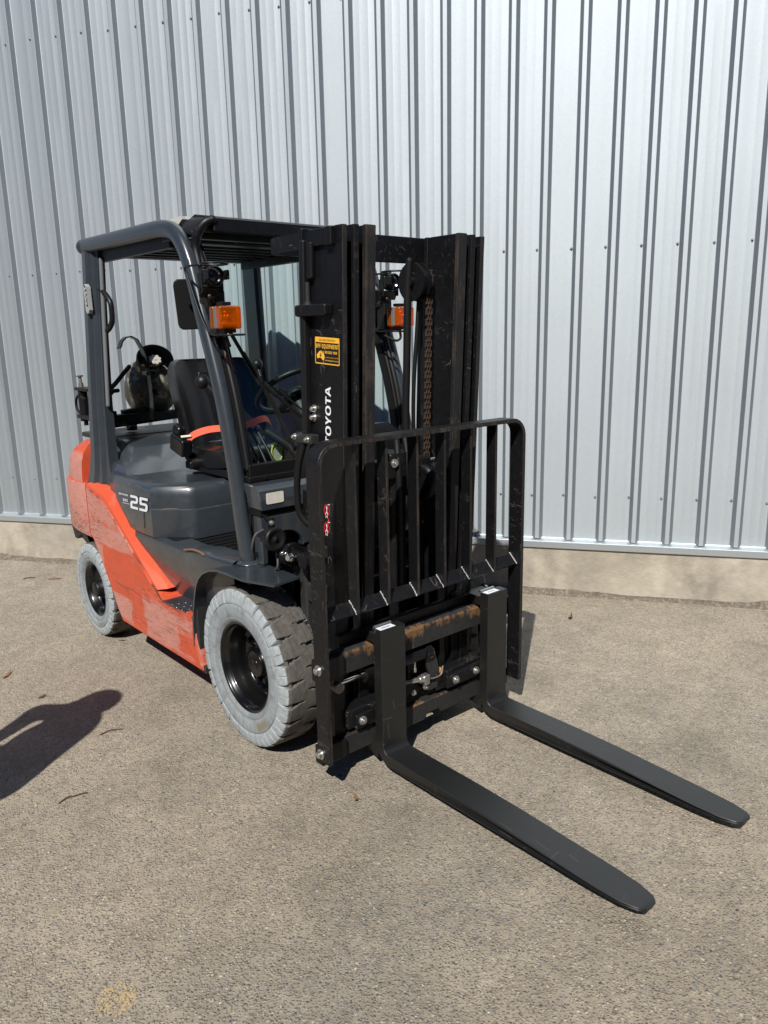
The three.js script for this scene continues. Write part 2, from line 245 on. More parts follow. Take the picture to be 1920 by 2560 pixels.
const rustEdge = std({ map: dataTex(512, 512, (u, v, o) => { const a = nA(u, v), b = nB(u, v), k = sst(0.42, 0.66, 0.30 * a + 0.25 * b + 0.45 * streakV(u, v)), g = 0.6 + 0.8 * nD(u, v); o[0] = lerp(0.0095, 0.046 * g, k); o[1] = lerp(0.0092, 0.033 * g, k); o[2] = lerp(0.0095, 0.026 * g, k); }, 0.5), roughness: 0.6 });
const rustBar = std({ map: dataTex(512, 512, (u, v, o) => { const y = v * 0.55, a = fbmRust(u, v), top = y > 0.40 ? sst(0.425, 0.487, y) : -0.3, k = sst(0.52, 0.62, a * 0.78 + 0.25 * top), g = 0.6 + 0.8 * nD(u, v), b = 0.75 + 0.6 * (nB(u, v) - 0.5) + 0.3 * (nA(u, v) - 0.5); o[0] = lerp(0.024 * b, 0.15 * g, k); o[1] = lerp(0.0225 * b, 0.078 * g, k); o[2] = lerp(0.022 * b, 0.032 * g, k); }, 0.55), roughness: 0.72 });
function fbmRust(u, v) { return 0.5 * nA(u, v * 0.5) + 0.3 * streakV(u, v) + 0.2 * nB(u, v); }
const steelGrey = std({ map: dataTex(256, 256, (u, v, o) => { const m = 0.75 + 0.5 * (nB(u, v) - 0.5) + 0.5 * (nA(u, v) - 0.5); o[0] = 0.03 * m; o[1] = 0.031 * m; o[2] = 0.032 * m; }, 0.4), roughness: 0.55 });
const forkPaint = phy({ map: dataTex(512, 512, (u, v, o) => { const s = scr1(u, v) * (0.05 + 0.22 * sst(0.5, 0.66, nC(u, v))), m = 1 + 0.25 * (nA(u, v) - 0.5); o[0] = 0.0055 * m + s * 0.3; o[1] = 0.0057 * m + s * 0.3; o[2] = 0.006 * m + s * 0.3; }, 1.1), roughness: 0.5, clearcoat: 0.4, clearcoatRoughness: 0.48 });
const plastic = phy({ color: lin(0.0065, 0.0065, 0.007), roughness: 0.46, specularIntensity: 0.8 }), plasticGloss = std({ color: lin(0.006, 0.006, 0.0065), roughness: 0.25 }), rubber = phy({ color: lin(0.005, 0.005, 0.005), roughness: 0.6, specularIntensity: 0.6 });
const vinyl = phy({ color: lin(0.0065, 0.0065, 0.007), roughness: 0.26, clearcoat: 0.3, clearcoatRoughness: 0.15, bumpMap: dataTex(256, 256, (u, v, o) => { o[0] = o[1] = o[2] = nD(u * 2, v * 2); }, 0.12, false), bumpScale: 0.0006 });
const bright = std({ map: dataTex(128, 128, (u, v, o) => { const m = 0.8 + 0.4 * nB(u, v); o[0] = 0.60 * m; o[1] = 0.59 * m; o[2] = 0.56 * m; }, 0.05), roughness: 0.3, metalness: 0.9 });
const chrome = std({ color: lin(0.75, 0.75, 0.76), roughness: 0.12, metalness: 1 });
const dirtySteel = std({ color: lin(0.22, 0.19, 0.165), roughness: 0.5, metalness: 0.6 });
const lightGrey = std({ color: lin(0.33, 0.34, 0.34), roughness: 0.55 });
const amber = phy({ color: lin(0.95, 0.30, 0.012), roughness: 0.12, transmission: 0.85, thickness: 0.0, clearcoat: 0.5, clearcoatRoughness: 0.05 });
const glassM = phy({ color: lin(0.80, 0.92, 0.89), transmission: 1, thickness: 0, roughness: 0.02, ior: 1.5 });
const lensM = phy({ color: lin(0.9, 0.92, 0.94), transmission: 1, thickness: 0, roughness: 0.05 });
const beltM = std({ map: dataTex(64, 64, (u, v, o) => { const m = 0.85 + 0.3 * Math.abs(Math.sin(v * 64 * 3.14)); o[0] = 0.72 * m; o[1] = 0.105 * m; o[2] = 0.055 * m; }, 0.05), roughness: 0.75 });
// orange paint with the scuffs of the side panels, drawn in the panel's own metres: u = z + 2.2 over 2.05, v = y over 1.2
const orangeTex = (() => {
  const w = 1536, h = 900, X = (z) => (z + 2.2) / 2.05 * w, Y = (y) => (1 - y / 1.2) * h;
  const c = document.createElement('canvas'); c.width = w; c.height = h; const x = c.getContext('2d'), R = rng(71); x.fillStyle = '#000'; x.fillRect(0, 0, w, h);
  // scratches: red channel dark scrapes, green channel pale scrapes
  const lines = (z0, z1, y0, y1, n, ln, col, wd) => { for (let i = 0; i < n; i++) { const z = lerp(z0, z1, R()), y = lerp(y0, y1, R()), l = ln * (0.15 + R() * R()); x.globalAlpha = 0.25 + 0.75 * R(); x.strokeStyle = col; x.lineWidth = wd * (0.4 + R()); x.beginPath(); x.moveTo(X(z), Y(y)); x.lineTo(X(z + l * 0.5), Y(y + l * 0.02 + 0.002 * (R() - 0.5))); x.lineTo(X(z + l), Y(y + l * 0.05 * (R() - 0.3))); x.stroke(); } };
  x.globalCompositeOperation = 'lighter';
  lines(-2.0, -1.4, 0.555, 0.70, 260, 0.07, '#f00', 1.9); lines(-1.95, -1.05, 0.60, 0.86, 260, 0.035, '#f00', 1.7); lines(-1.45, -0.45, 0.195, 0.46, 230, 0.09, '#f00', 1.5); lines(-1.5, -1.35, 0.58, 0.84, 90, 0.02, '#f00', 2.2); lines(-0.75, -0.42, 0.36, 0.43, 50, 0.06, '#f00', 1.6);
  lines(-2.1, -1.0, 0.55, 1.0, 420, 0.14, '#0f0', 1.8); lines(-1.3, -0.4, 0.19, 0.45, 380, 0.12, '#0f0', 1.8);
  x.globalAlpha = 1; x.strokeStyle = '#f00'; x.lineWidth = 2.4; x.beginPath(); x.moveTo(X(-1.25), Y(0.396)); x.lineTo(X(-1.16), Y(0.388)); x.lineTo(X(-1.05), Y(0.399)); x.lineTo(X(-0.94), Y(0.391)); x.lineTo(X(-0.828), Y(0.386)); x.stroke();
  const d = x.getImageData(0, 0, w, h).data, A = fbm(10, 5, 401), B = fbm(5, 5, 402, 9), C = fbm(40, 3, 403), D = fbm(160, 2, 404);
  const box = (z, y, z0, z1, y0, y1, e) => Math.min(sst(-e, e, z - z0), sst(-e, e, z1 - z), sst(-e, e, y - y0), sst(-e, e, y1 - y));
  const t = dataTex(w, h, (u, v, o) => {
    const n1 = A(u, v), st = B(u, v), fn = C(u, v), z = u * 2.05 - 2.2 + 0.09 * (n1 - 0.5), y = v * 1.2 + 0.035 * (st - 0.5) + 0.02 * (n1 - 0.5), k4 = ((h - 1 - Math.floor(v * h)) * w + Math.floor(u * w)) * 4, dk = d[k4] / 255, pl = d[k4 + 1] / 255;
    const top = Math.max(box(z, y, -2.4, -1.0, 0.545, 1.02, 0.03), box(z, y, -1.62, -1.37, 0.28, 0.6, 0.025)), patch = box(z, y, -1.375, -1.02, 0.34, 0.565, 0.012), pale = box(z, y, -1.30, -1.07, 0.22, 0.332, 0.02), sill = box(z, y, -0.92, -0.40, 0.20, 0.41, 0.05), fresh = box(z, y, -0.56, -0.36, 0.235, 0.325, 0.03);
    let f = Math.max(top * 0.62, pale * 0.95, sill * 0.66) * (1 - 0.85 * fresh) * (1 - patch) + 0.06; f = clamp(f + 0.75 * (st - 0.5) + 0.5 * (n1 - 0.5) + 0.25 * (fn - 0.5) - 0.1 * (1 - f)); f = sst(0.18, 0.72, f) * (1 - 0.85 * patch); f = clamp(f + 0.5 * pl * (1 - patch));
    const g = 0.9 + 0.2 * (D(u, v) - 0.5) + 0.18 * (fn - 0.5);
    let r = lerp(0.60, 0.56, f) * g, G = lerp(0.082, 0.235, f) * g, b = lerp(0.030, 0.185, f) * g;
    const rear = box(z, y, -2.3, -1.87, 0.54, 0.70, 0.03) * sst(0.40, 0.62, 0.5 * fn + 0.5 * n1); r = lerp(r, 0.20, rear * 0.75); G = lerp(G, 0.13, rear * 0.75); b = lerp(b, 0.05, rear * 0.75);
    const spot = Math.hypot((u * 2.05 - 2.2 + 1.885) / 0.013, (v * 1.2 - 0.735) / 0.014) < 1 ? 0.9 : 0; r = lerp(r, 0.62, spot); G = lerp(G, 0.30, spot); b = lerp(b, 0.02, spot);
    const dd = Math.min(1, dk * 1.25) * 0.9; o[0] = lerp(r, 0.055, dd); o[1] = lerp(G, 0.035, dd); o[2] = lerp(b, 0.028, dd);
  }, 2.05, true, 1.2);
  t.offset.set(2.2 / 2.05, 0); return t;
})();
const orange = phy({ map: orangeTex, roughness: 0.5, clearcoat: 0.15, clearcoatRoughness: 0.35 });

const orangePlain = phy({ map: dataTex(512, 512, (u, v, o) => { const a = nA(u, v), b = nB(u, v), k = sst(0.60, 0.75, 0.6 * a + 0.4 * b) * 0.5, d = scr1(u, v) * sst(0.5, 0.65, nC(u, v)) * 0.6; o[0] = lerp(lerp(0.62, 0.60, k), 0.10, d); o[1] = lerp(lerp(0.088, 0.18, k), 0.06, d); o[2] = lerp(lerp(0.033, 0.12, k), 0.045, d); }, 0.8), roughness: 0.48, clearcoat: 0.2, clearcoatRoughness: 0.3 });

// ---------------------------------------------------------------- the forklift (z forward to the forks, front axle at z = 0, machine's right side at x < 0)
const FL = thing('forklift', 'orange and grey gas forklift with black mast, white tyres and two bare forks', 'forklift');
const P = (name, g, m, parent = FL, o) => part(name, g, m, parent, o);
const OR = { uv0: true };

// wheels
function tyreGeo(R, W, rimR, lugs, deep) {
  const per = 30, nS = lugs * per, h = W / 2;
  const prof = []; // [axial, radius, paint: 1 white side, 0 tread]
  const add = (a, r, p) => prof.push([a, r, p]);
  add(h - 0.022, rimR - 0.004, 1); add(h - 0.012, rimR + 0.004, 1); add(h - 0.006, rimR + 0.014, 1); add(h - 0.0045, rimR + 0.022, 1); add(h - 0.006, rimR + 0.025, 1); add(h - 0.002, rimR + 0.03, 1); add(h - 0.0005, lerp(rimR, R, 0.32), 1); add(h, lerp(rimR, R, 0.45), 1); add(h - 0.001, lerp(rimR, R, 0.545), 1); add(h - 0.0045, lerp(rimR, R, 0.56), 1); add(h - 0.001, lerp(rimR, R, 0.58), 1); add(h - 0.001, lerp(rimR, R, 0.66), 1); add(h - 0.003, lerp(rimR, R, 0.76), 1); add(h - 0.006, lerp(rimR, R, 0.86), 1); add(h - 0.011, lerp(rimR, R, 0.93), 1); add(h - 0.0125, lerp(rimR, R, 0.945), 0.9); add(h - 0.017, R - 0.0055, 0); add(h - 0.022, R - 0.0025, 0);
  for (const f of [0.72, 0.66, 0.60, 0.54, 0.48, 0.42, 0.36, 0.30, 0.24, 0.16, 0.08, 0]) add(h * f, R - 0.0022 * f * f, 0);
  const all = [...prof, ...prof.slice(0, -1).reverse().map(([a, r, p]) => [-a, r, p])], n = all.length, pos = [], col = [], idx = [], L1 = fbm(16, 3, 301), L2 = fbm(70, 2, 302);
  for (let s = 0; s <= nS; s++) {
    const ss = s % nS, th = ss / nS * Math.PI * 2;
    for (let i = 0; i < n; i++) {
      let [a, r, p] = all[i]; const side = a >= 0 ? 1 : -1, A = Math.abs(a), ph = ((ss / per + (side < 0 ? 0.5 : 0)) % 1 + 1) % 1; // phase inside one lug pitch
      const inT = clamp((h - A) / h), arc = 2 * Math.PI * R / lugs;
      let d = 0;
      if (r > lerp(rimR, R, 0.57)) {
        const tip = 0.86, slant = 0.16 * inT, halfw = inT < 0.60 ? 0.0105 - 0.006 * sst(0.30, 0.60, inT) : inT < tip ? 0.0026 : 0, off = Math.abs(ph - 0.5 - slant) * arc;
        const wside = A > h - 0.012 ? 0.0022 + 0.006 * sst(lerp(rimR, R, 0.8), R, r) : halfw;
        if (wside > 0) d = deep * (1 - sst(wside, wside + 0.0028, off)) * (A > h - 0.012 ? lerp(0.18, 0.8, sst(lerp(rimR, R, 0.60), R, r)) : inT < 0.6 ? 1 : 0.5);
        const slit = Math.abs(ph < 0.25 ? ph : ph - 1) * arc; if (A > h - 0.013 && r > lerp(rimR, R, 0.72) && slit < 0.0016) d = Math.max(d, 0.005);
      }
      const lump = 0.0012 * (L1(ss / nS, i / n) - 0.5); r -= (A > h - 0.0135 ? 0 : d) - (p < 0.5 ? lump : 0); if (A > h - 0.0135) { a -= side * d; }
      pos.push(a, r * Math.cos(th), r * Math.sin(th));
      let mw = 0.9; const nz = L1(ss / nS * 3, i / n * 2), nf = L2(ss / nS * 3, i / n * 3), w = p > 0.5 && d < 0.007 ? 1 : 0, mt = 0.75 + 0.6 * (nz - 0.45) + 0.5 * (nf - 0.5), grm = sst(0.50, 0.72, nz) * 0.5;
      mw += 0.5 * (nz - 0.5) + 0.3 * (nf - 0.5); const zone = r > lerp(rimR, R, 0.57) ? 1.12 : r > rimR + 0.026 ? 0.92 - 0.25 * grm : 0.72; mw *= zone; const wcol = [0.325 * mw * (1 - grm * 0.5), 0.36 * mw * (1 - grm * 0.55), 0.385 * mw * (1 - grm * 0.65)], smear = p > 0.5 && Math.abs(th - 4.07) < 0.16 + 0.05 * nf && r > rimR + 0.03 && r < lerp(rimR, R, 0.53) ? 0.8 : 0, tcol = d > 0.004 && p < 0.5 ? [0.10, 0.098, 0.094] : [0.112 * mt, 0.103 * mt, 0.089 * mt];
      for (let k = 0; k < 3; k++) col.push(lerp(tcol[k], lerp(wcol[k], [0.19, 0.165, 0.10][k], smear), w));
    }
  }
  for (let s = 0; s < nS; s++) for (let i = 0; i < n - 1; i++) { const q = s * n + i; idx.push(q, q + 1, q + n + 1, q, q + n + 1, q + n); }
  const g = new THREE.BufferGeometry(); g.setAttribute('position', new THREE.Float32BufferAttribute(pos, 3)); g.setAttribute('color', new THREE.Float32BufferAttribute(col, 3)); g.setIndex(idx); g.computeVertexNormals();
  const f = g.toNonIndexed(); f.computeVertexNormals(); const sm = g.toNonIndexed(); // keep smooth normals where neighbours agree, facets at the lug edges
  const A = f.attributes.normal.array, B = sm.attributes.normal.array; for (let i = 0; i < A.length; i += 3) if (A[i] * B[i] + A[i + 1] * B[i + 1] + A[i + 2] * B[i + 2] > 0.86) { A[i] = B[i]; A[i + 1] = B[i + 1]; A[i + 2] = B[i + 2]; }
  return boxUV(f);
}
const tyreM = std({ vertexColors: true, roughness: 0.9, bumpMap: dataTex(256, 256, (u, v, o) => { o[0] = o[1] = o[2] = 0.5 * nB(u, v) + 0.5 * nD(u, v); }, 0.2, false), bumpScale: 0.0012 });
const rimM = phy({ map: dataTex(256, 256, (u, v, o) => { const m = 0.8 + 0.5 * (nA(u, v) - 0.5); o[0] = 0.0045 * m; o[1] = 0.0045 * m; o[2] = 0.0048 * m; }, 0.3), roughness: 0.3, specularIntensity: 0.7, clearcoat: 0.4, clearcoatRoughness: 0.12 });
const toX = (g) => at(g, 0, 0, 0, 0, 0, -Math.PI / 2); // lathe axis y -> +x (outside of the wheel)
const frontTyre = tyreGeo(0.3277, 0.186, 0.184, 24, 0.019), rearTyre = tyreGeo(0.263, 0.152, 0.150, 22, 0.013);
function wheel(x, z, front, spin) {
  const w = grp('wheel', FL), s = x < 0 ? -1 : 1, R = front ? 0.3277 : 0.263; w.position.set(x, R - 0.001, z); w.rotation.set(spin, s < 0 ? Math.PI : 0, 0); // local +x points outwards
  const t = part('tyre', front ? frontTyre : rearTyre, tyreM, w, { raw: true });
  if (front) {
    part('rim', [toX(lathe([[0.150, -0.09], [0.1885, -0.088], [0.1885, 0.068], [0.1895, 0.074], [0.186, 0.0785], [0.1795, 0.078], [0.176, 0.071], [0.174, 0.062], [0.167, 0.054], [0.163, 0.05], [0.160, 0.030], [0.156, 0.024], [0.150, 0.0], [0.148, -0.018], [0.142, -0.026], [0.128, -0.030], [0.112, -0.026], [0.10, -0.02], [0.0, -0.02]], 56))], rimM, w);
    part('hub', [toX(lathe([[0.098, -0.02], [0.098, -0.006], [0.088, -0.003], [0.058, -0.002], [0.055, 0.024], [0.050, 0.028], [0.0, 0.028]], 28)), toX(lathe([[0.022, 0.027], [0.02, 0.033], [0, 0.034]], 12))], rimM, w);
    for (let k = 0; k < 8; k++) { const a = k / 8 * 6.283 + 0.2; part('wheel_nut', [hexbolt([-0.004, Math.cos(a) * 0.078, Math.sin(a) * 0.078], [1, 0, 0], 0.0125, 0.02)], rimM, w); }
    for (let k = 0; k < 8; k++) { const a = (k + 0.5) / 8 * 6.283 + 0.2; part('rim_bolt', [hexbolt([-0.024, Math.cos(a) * 0.122, Math.sin(a) * 0.122], [1, 0, 0], 0.011, 0.014)], rimM, w); }
  } else {
    part('rim', [toX(lathe([[0.12, -0.07], [0.153, -0.068], [0.153, 0.052], [0.154, 0.058], [0.150, 0.062], [0.144, 0.060], [0.140, 0.05], [0.130, 0.042], [0.127, 0.018], [0.120, 0.010], [0.112, -0.002], [0.098, -0.008], [0.075, -0.005], [0.0, -0.005]], 48))], rimM, w);
    part('hub', [toX(lathe([[0.068, -0.005], [0.066, 0.012], [0.046, 0.018], [0.044, 0.056], [0.040, 0.064], [0.030, 0.068], [0, 0.069]], 26))], plastic, w);
    for (let k = 0; k < 6; k++) { const a = k / 6 * 6.283; part('wheel_nut', [hexbolt([0.008, Math.cos(a) * 0.056, Math.sin(a) * 0.056], [1, 0, 0], 0.009, 0.012)], rimM, w); }
  }
  return w;
}
wheel(-0.482, 0, true, 0.31); wheel(0.482, 0, true, 1.7); wheel(-0.495, -1.6, false, 0.55); wheel(0.495, -1.6, false, 2.1);

// chassis, axles
P('chassis', [bx(-0.37, 0.37, 0.17, 0.62, -1.25, 0.16, 0.02), bx(-0.30, 0.30, 0.22, 0.62, -1.95, -1.2, 0.02), bx(-0.43, 0.43, 0.5, 0.66, -1.3, -0.1, 0.01), bx(-0.46, 0.46, 0.30, 0.66, -0.66, -0.40, 0.01), cyl([-0.47, 0.3277, 0], [0.47, 0.3277, 0], 0.085), cyl([-0.46, 0.262, -1.6], [0.46, 0.262, -1.6], 0.06), bx(-0.40, -0.30, 0.3, 0.72, 0.1, 0.2, 0.01), bx(0.30, 0.40, 0.3, 0.72, 0.1, 0.2, 0.01)], blackPaint);
for (const s of [-1, 1]) P('wheel_brace', [bx(s * 0.52 - 0.04, s * 0.52 + 0.03, 0.19, 0.50, -0.395, -0.372, 0.004), bx(s * 0.50 - 0.06, s * 0.50 + 0.05, 0.185, 0.22, -0.40, -0.33, 0.004)], steelGrey);

// orange skirts beside the steps
for (const s of [-1, 1]) {
  const S = (g) => (s < 0 ? g : mir(g));
  const ridge = [[-1.545, 0.857], [-1.317, 0.808], [-1.15, 0.706], [-0.95, 0.584], [-0.80, 0.490], [-0.752, 0.463], [-0.715, 0.440], [-0.688, 0.431], [-0.64, 0.428], [-0.55, 0.430], [-0.409, 0.436]];
  const low = [[-0.398, 0.40], [-0.388, 0.33], [-0.365, 0.27], [-0.345, 0.2], [-0.60, 0.195], [-1.21, 0.189], [-1.262, 0.25], [-1.31, 0.321], [-1.40, 0.44], [-1.46, 0.52], [-1.52, 0.585], [-1.545, 0.60]];
  const out = [...ridge, ...low], bow = (z, y) => -0.571 + 0.012 * sst(0.32, 0.19, y) + 0.006 * sst(-0.9, -1.5, z);
  const rings = [[-0.40, 0], [-0.550, 0], [-0.566, 0.004], [0, 0.010]].map(([x, ins], k) => out.map(([z, y]) => { const cz = -0.95, cy = 0.42, l = Math.hypot(z - cz, y - cy), q = k === 3 ? 1 - 0.010 / l : k === 2 ? 1 - 0.002 / l : 1; return [k === 3 ? bow(z, y) : x, cy + (y - cy) * q, cz + (z - cz) * q]; }));
  P('side_skirt', [S(ext(out, 'x', -0.40, -0.555)), S(loft(rings.slice(1), false, 0.5)), S(ext(out.map(([z, y]) => { const l = Math.hypot(z + 0.95, y - 0.42), q = 1 - 0.010 / l; return [-0.95 + (z + 0.95) * q, 0.42 + (y - 0.42) * q]; }), 'x', -0.5615, -0.57))], orange, FL, OR);
  // bevelled band along the top of the skirt, up to the hood
  const rid = ridge.slice(0, 6), inn = [[-1.50, 0.884], [-1.18, 0.868], [-1.05, 0.765], [-0.87, 0.612], [-0.755, 0.510], [-0.716, 0.475]];
  const r1 = rid.map(([z, y], i) => [-0.566, y, z]), r2 = inn.map(([z, y], i) => [-0.527, y, z]), r3 = inn.map(([z, y]) => [-0.47, y + 0.002, z + 0.002]), r4 = rid.map(([z, y]) => [-0.47, y - 0.02, z]);
  const lip = rid.map(([z, y], i) => [-0.5655, lerp(y, inn[i][1], 0.18) + 0.006, lerp(z, inn[i][0], 0.18)]);
  P('skirt_band', [S(loft([r1, lip, r2, r3, r4], false, 0.3, false))], orangePlain);
  const RW = rng(s + 40), wear = []; for (let k = 0; k < 70; k++) { const i = Math.min(8, Math.floor(RW() * 9)), t = RW(), q = ridge[i], w = ridge[i + 1], z = lerp(q[0], w[0], t), y = lerp(q[1], w[1], t); wear.push(S(at(new THREE.SphereGeometry(1, 6, 4).scale(0.0012, 0.0012 + 0.0035 * RW() * RW(), 0.004 + 0.045 * RW() * RW()), -0.5695, y - 0.006 + 0.008 * RW(), z, Math.atan2(-(w[1] - q[1]), w[0] - q[0]), 0, 0))); }
  P('chipped_paint', wear, std({ color: lin(0.055, 0.04, 0.032), roughness: 0.8 }), FL, { kind: 'stuff' });
}
// counterweight
{
  const plan = (sx, z0, dz, f) => [[-0.571, -1.545], [-0.571, -1.70], [-0.566, -1.80], [-0.548, -1.90], [-0.505, -1.985], [-0.42, -2.045], [-0.28, -2.085], [0, -2.10], [0.28, -2.085], [0.42, -2.045], [0.505, -1.985], [0.548, -1.90], [0.566, -1.80], [0.571, -1.70], [0.571, -1.545]].map(([x, z]) => [x * sx, z < -1.60 ? -1.60 + (z + 1.60) * f + dz : z + z0]);
  const ring = (y, sx, z0, dz, f, dy = () => 0) => plan(sx, z0, dz, f).map(([x, z]) => [x, y + dy(z), z]);
  P('counterweight', [loft([ring(0.30, 0.7, -0.1, -0.06, 0.72), ring(0.52, 0.75, -0.1, -0.06, 0.8), ring(0.560, 0.955, 0, 0, 0.96), ring(0.575, 0.992, 0, 0, 0.995), ring(0.60, 1, 0, 0, 1), ring(0.845, 1, 0, 0, 1, (z) => 0.012 * sst(-1.9, -1.5, z)), ring(0.856, 0.992, 0, 0, 0.99, (z) => 0.012 * sst(-1.9, -1.5, z))], true, 0.55)], orange, FL, { uv0: true, label: 'scuffed faded orange counterweight' });
  P('counterweight_shoulder', [loft([ring(0.852, 0.972, -0.075, 0, 0.97), ring(0.90, 0.970, -0.078, 0, 0.96), ring(0.97, 0.955, -0.085, 0.0, 0.93), ring(1.02, 0.925, -0.09, 0.02, 0.86), ring(1.055, 0.87, -0.10, 0.03, 0.76), ring(1.072, 0.80, -0.11, 0.03, 0.66), ring(1.078, 0.70, -0.12, 0.02, 0.6)], true, 0.5)], orange, FL, OR);
  P('rear_bumper_lip', [loft([ring(0.50, 0.93, -0.2, 0.02, 0.92), ring(0.562, 0.95, -0.2, 0.0, 0.94)], true, 0.5)], plastic);
  for (const [xa, xb] of [[-0.535, -0.36], [0.36, 0.535]]) P('rear_wheel_arch', [ext([[-1.93, 0.56], [-1.90, 0.50], [-1.86, 0.50], [-1.82, 0.53], [-1.74, 0.555], [-1.62, 0.566], [-1.5, 0.55], [-1.5, 0.585], [-1.93, 0.585]], 'x', xa, xb)], plastic);
  P('radiator_cover', [bx(-0.40, 0.40, 1.062, 1.090, -2.0, -1.62, 0.008), bx(-0.40, 0.40, 1.0, 1.086, -1.615, -1.53, 0.006)], steelGrey);
}
// hood (engine cover) under the seat
{
  const base = [[-0.505, -1.36], [-0.540, -1.28], [-0.545, -1.0], [-0.540, -0.80], [-0.515, -0.765], [-0.415, -0.655], [-0.385, -0.640], [0.385, -0.640], [0.415, -0.655], [0.515, -0.765], [0.540, -0.80], [0.545, -1.0], [0.540, -1.28], [0.505, -1.36]];
  const ring = (y, sx, df, drear = 0) => base.map(([x, z]) => [x * sx, y, z > -0.7 ? z + df : z > -0.9 ? z + df * 0.6 : z < -1.3 ? z + drear : z]);
  const shell = [ring(0.705, 0.99, 0), ring(0.715, 1, 0.0), ring(0.84, 1.0, 0.002), ring(0.845, 0.996, -0.004), ring(0.905, 0.992, -0.009), ring(0.930, 0.984, -0.015), ring(0.946, 0.970, -0.024), ring(0.955, 0.948, -0.036), ring(0.958, 0.920, -0.048), ring(0.958, 0.885, -0.062), ring(0.951, 0.865, -0.072), ring(0.949, 0.80, -0.10)];
  P('hood', [loft(shell, true, 0.5)], greyPaint);
  P('hood_rear_step', [loft([[[-0.50, 0.93, -1.10], [-0.50, 0.95, -1.42], [0.50, 0.95, -1.42], [0.50, 0.93, -1.10]], [[-0.485, 0.99, -1.22], [-0.485, 0.995, -1.46], [0.485, 0.995, -1.46], [0.485, 0.99, -1.22]], [[-0.44, 1.0, -1.24], [-0.45, 1.005, -1.46], [0.45, 1.005, -1.46], [0.44, 1.0, -1.24]], [[-0.36, 1.055, -1.36], [-0.40, 1.075, -1.53], [0.40, 1.075, -1.53], [0.36, 1.055, -1.36]], [[-0.30, 1.064, -1.40], [-0.36, 1.085, -1.53], [0.36, 1.085, -1.53], [0.30, 1.064, -1.40]]], true, 0.15)], greyPaint);
  P('hood_gap', [bx(-0.50, 0.50, 0.685, 0.712, -1.30, -0.66, 0.004)], rubber);
  const W = (pts, w) => tube(pts, w, 6);
  P('worn_edge', [W([[-0.5335, 0.9265, -1.05], [-0.531, 0.931, -0.98], [-0.530, 0.929, -0.90]], 0.0045), W([[-0.532, 0.8445, -0.83], [-0.530, 0.846, -0.80], [-0.49, 0.846, -0.745], [-0.455, 0.845, -0.705]], 0.0030), W([[-0.5445, 0.74, -0.885], [-0.5447, 0.80, -0.88], [-0.542, 0.835, -0.86], [-0.533, 0.844, -0.83]], 0.0022)], std({ color: lin(0.12, 0.075, 0.05), roughness: 0.7 }), FL, { label: 'rust-brown bare metal on the hood edges' });
}
// side panel, step, floor
{
  for (const s of [-1, 1]) {
    const S = (g) => (s < 0 ? g : mir(g)), rings = [];
    for (const [y, dx, zf] of [[0.40, 0.075, 0.03], [0.432, 0.073, 0.03], [0.46, 0.058, 0.02], [0.50, 0.040, 0.01], [0.56, 0.022, 0], [0.62, 0.010, 0], [0.68, 0.003, 0], [0.70, 0.008, 0], [0.708, 0.022, 0], [0.708, 0.12, 0]]) rings.push([[-1.16, 0], [-1.02, 0], [-0.86, 0], [-0.72, 0.002], [-0.6, 0.006], [-0.495, 0.006]].map(([z, q]) => [-0.546 + dx + q, y, z]));
    P('side_panel', [S(loft(rings, false, 0.7, false))], greyPaint);
    const r2 = []; for (const [y, dx] of [[0.40, 0.060], [0.44, 0.055], [0.50, 0.036], [0.56, 0.020], [0.62, 0.008], [0.685, 0.002], [0.704, 0.008], [0.711, 0.022], [0.711, 0.12]]) r2.push([[-0.489, 0.004], [-0.42, 0.0], [-0.34, 0], [-0.26, 0.0], [-0.18, 0.01], [-0.10, 0.02]].map(([z, q]) => [-0.548 + dx + q, y + (y > 0.6 ? 0.026 * sst(-0.5, -0.3, z) : 0), z]));
    P('side_panel', [S(loft(r2, false, 0.7, false))], greyPaint);
    const bumps = []; for (let r = 0; r < 3; r++) for (let k = 0; k < 4; k++) bumps.push(S(at(new THREE.TorusGeometry(0.013, 0.0035, 5, 10, Math.PI), -0.555 + r * 0.028, 0.4335, -0.62 + k * 0.05 + r * 0.012, -Math.PI / 2, 0, 1.2)));
    P('step_plate', [S(bx(-0.569, -0.40, 0.405, 0.433, -0.76, -0.40, 0.004))], greyPaint);
    P('step_grip', bumps, greyPaint);
  }
  P('floor_plate', [bx(-0.53, 0.53, 0.672, 0.700, -0.66, 0.04, 0.004)], plastic);
  for (let k = 0; k < 11; k++) P('floor_mat_rib', [bar([-0.515, 0.703, -0.60 + k * 0.052], [0.3, 0.703, -0.60 + k * 0.052], 0.008, 0.024, 0.002)], plastic);
  P('worn_edge', [tube([[-0.5475, 0.716, -0.47], [-0.543, 0.730, -0.40], [-0.542, 0.732, -0.34], [-0.543, 0.728, -0.30]], 0.006, 6)], std({ color: lin(0.16, 0.09, 0.055), roughness: 0.7 }));
}
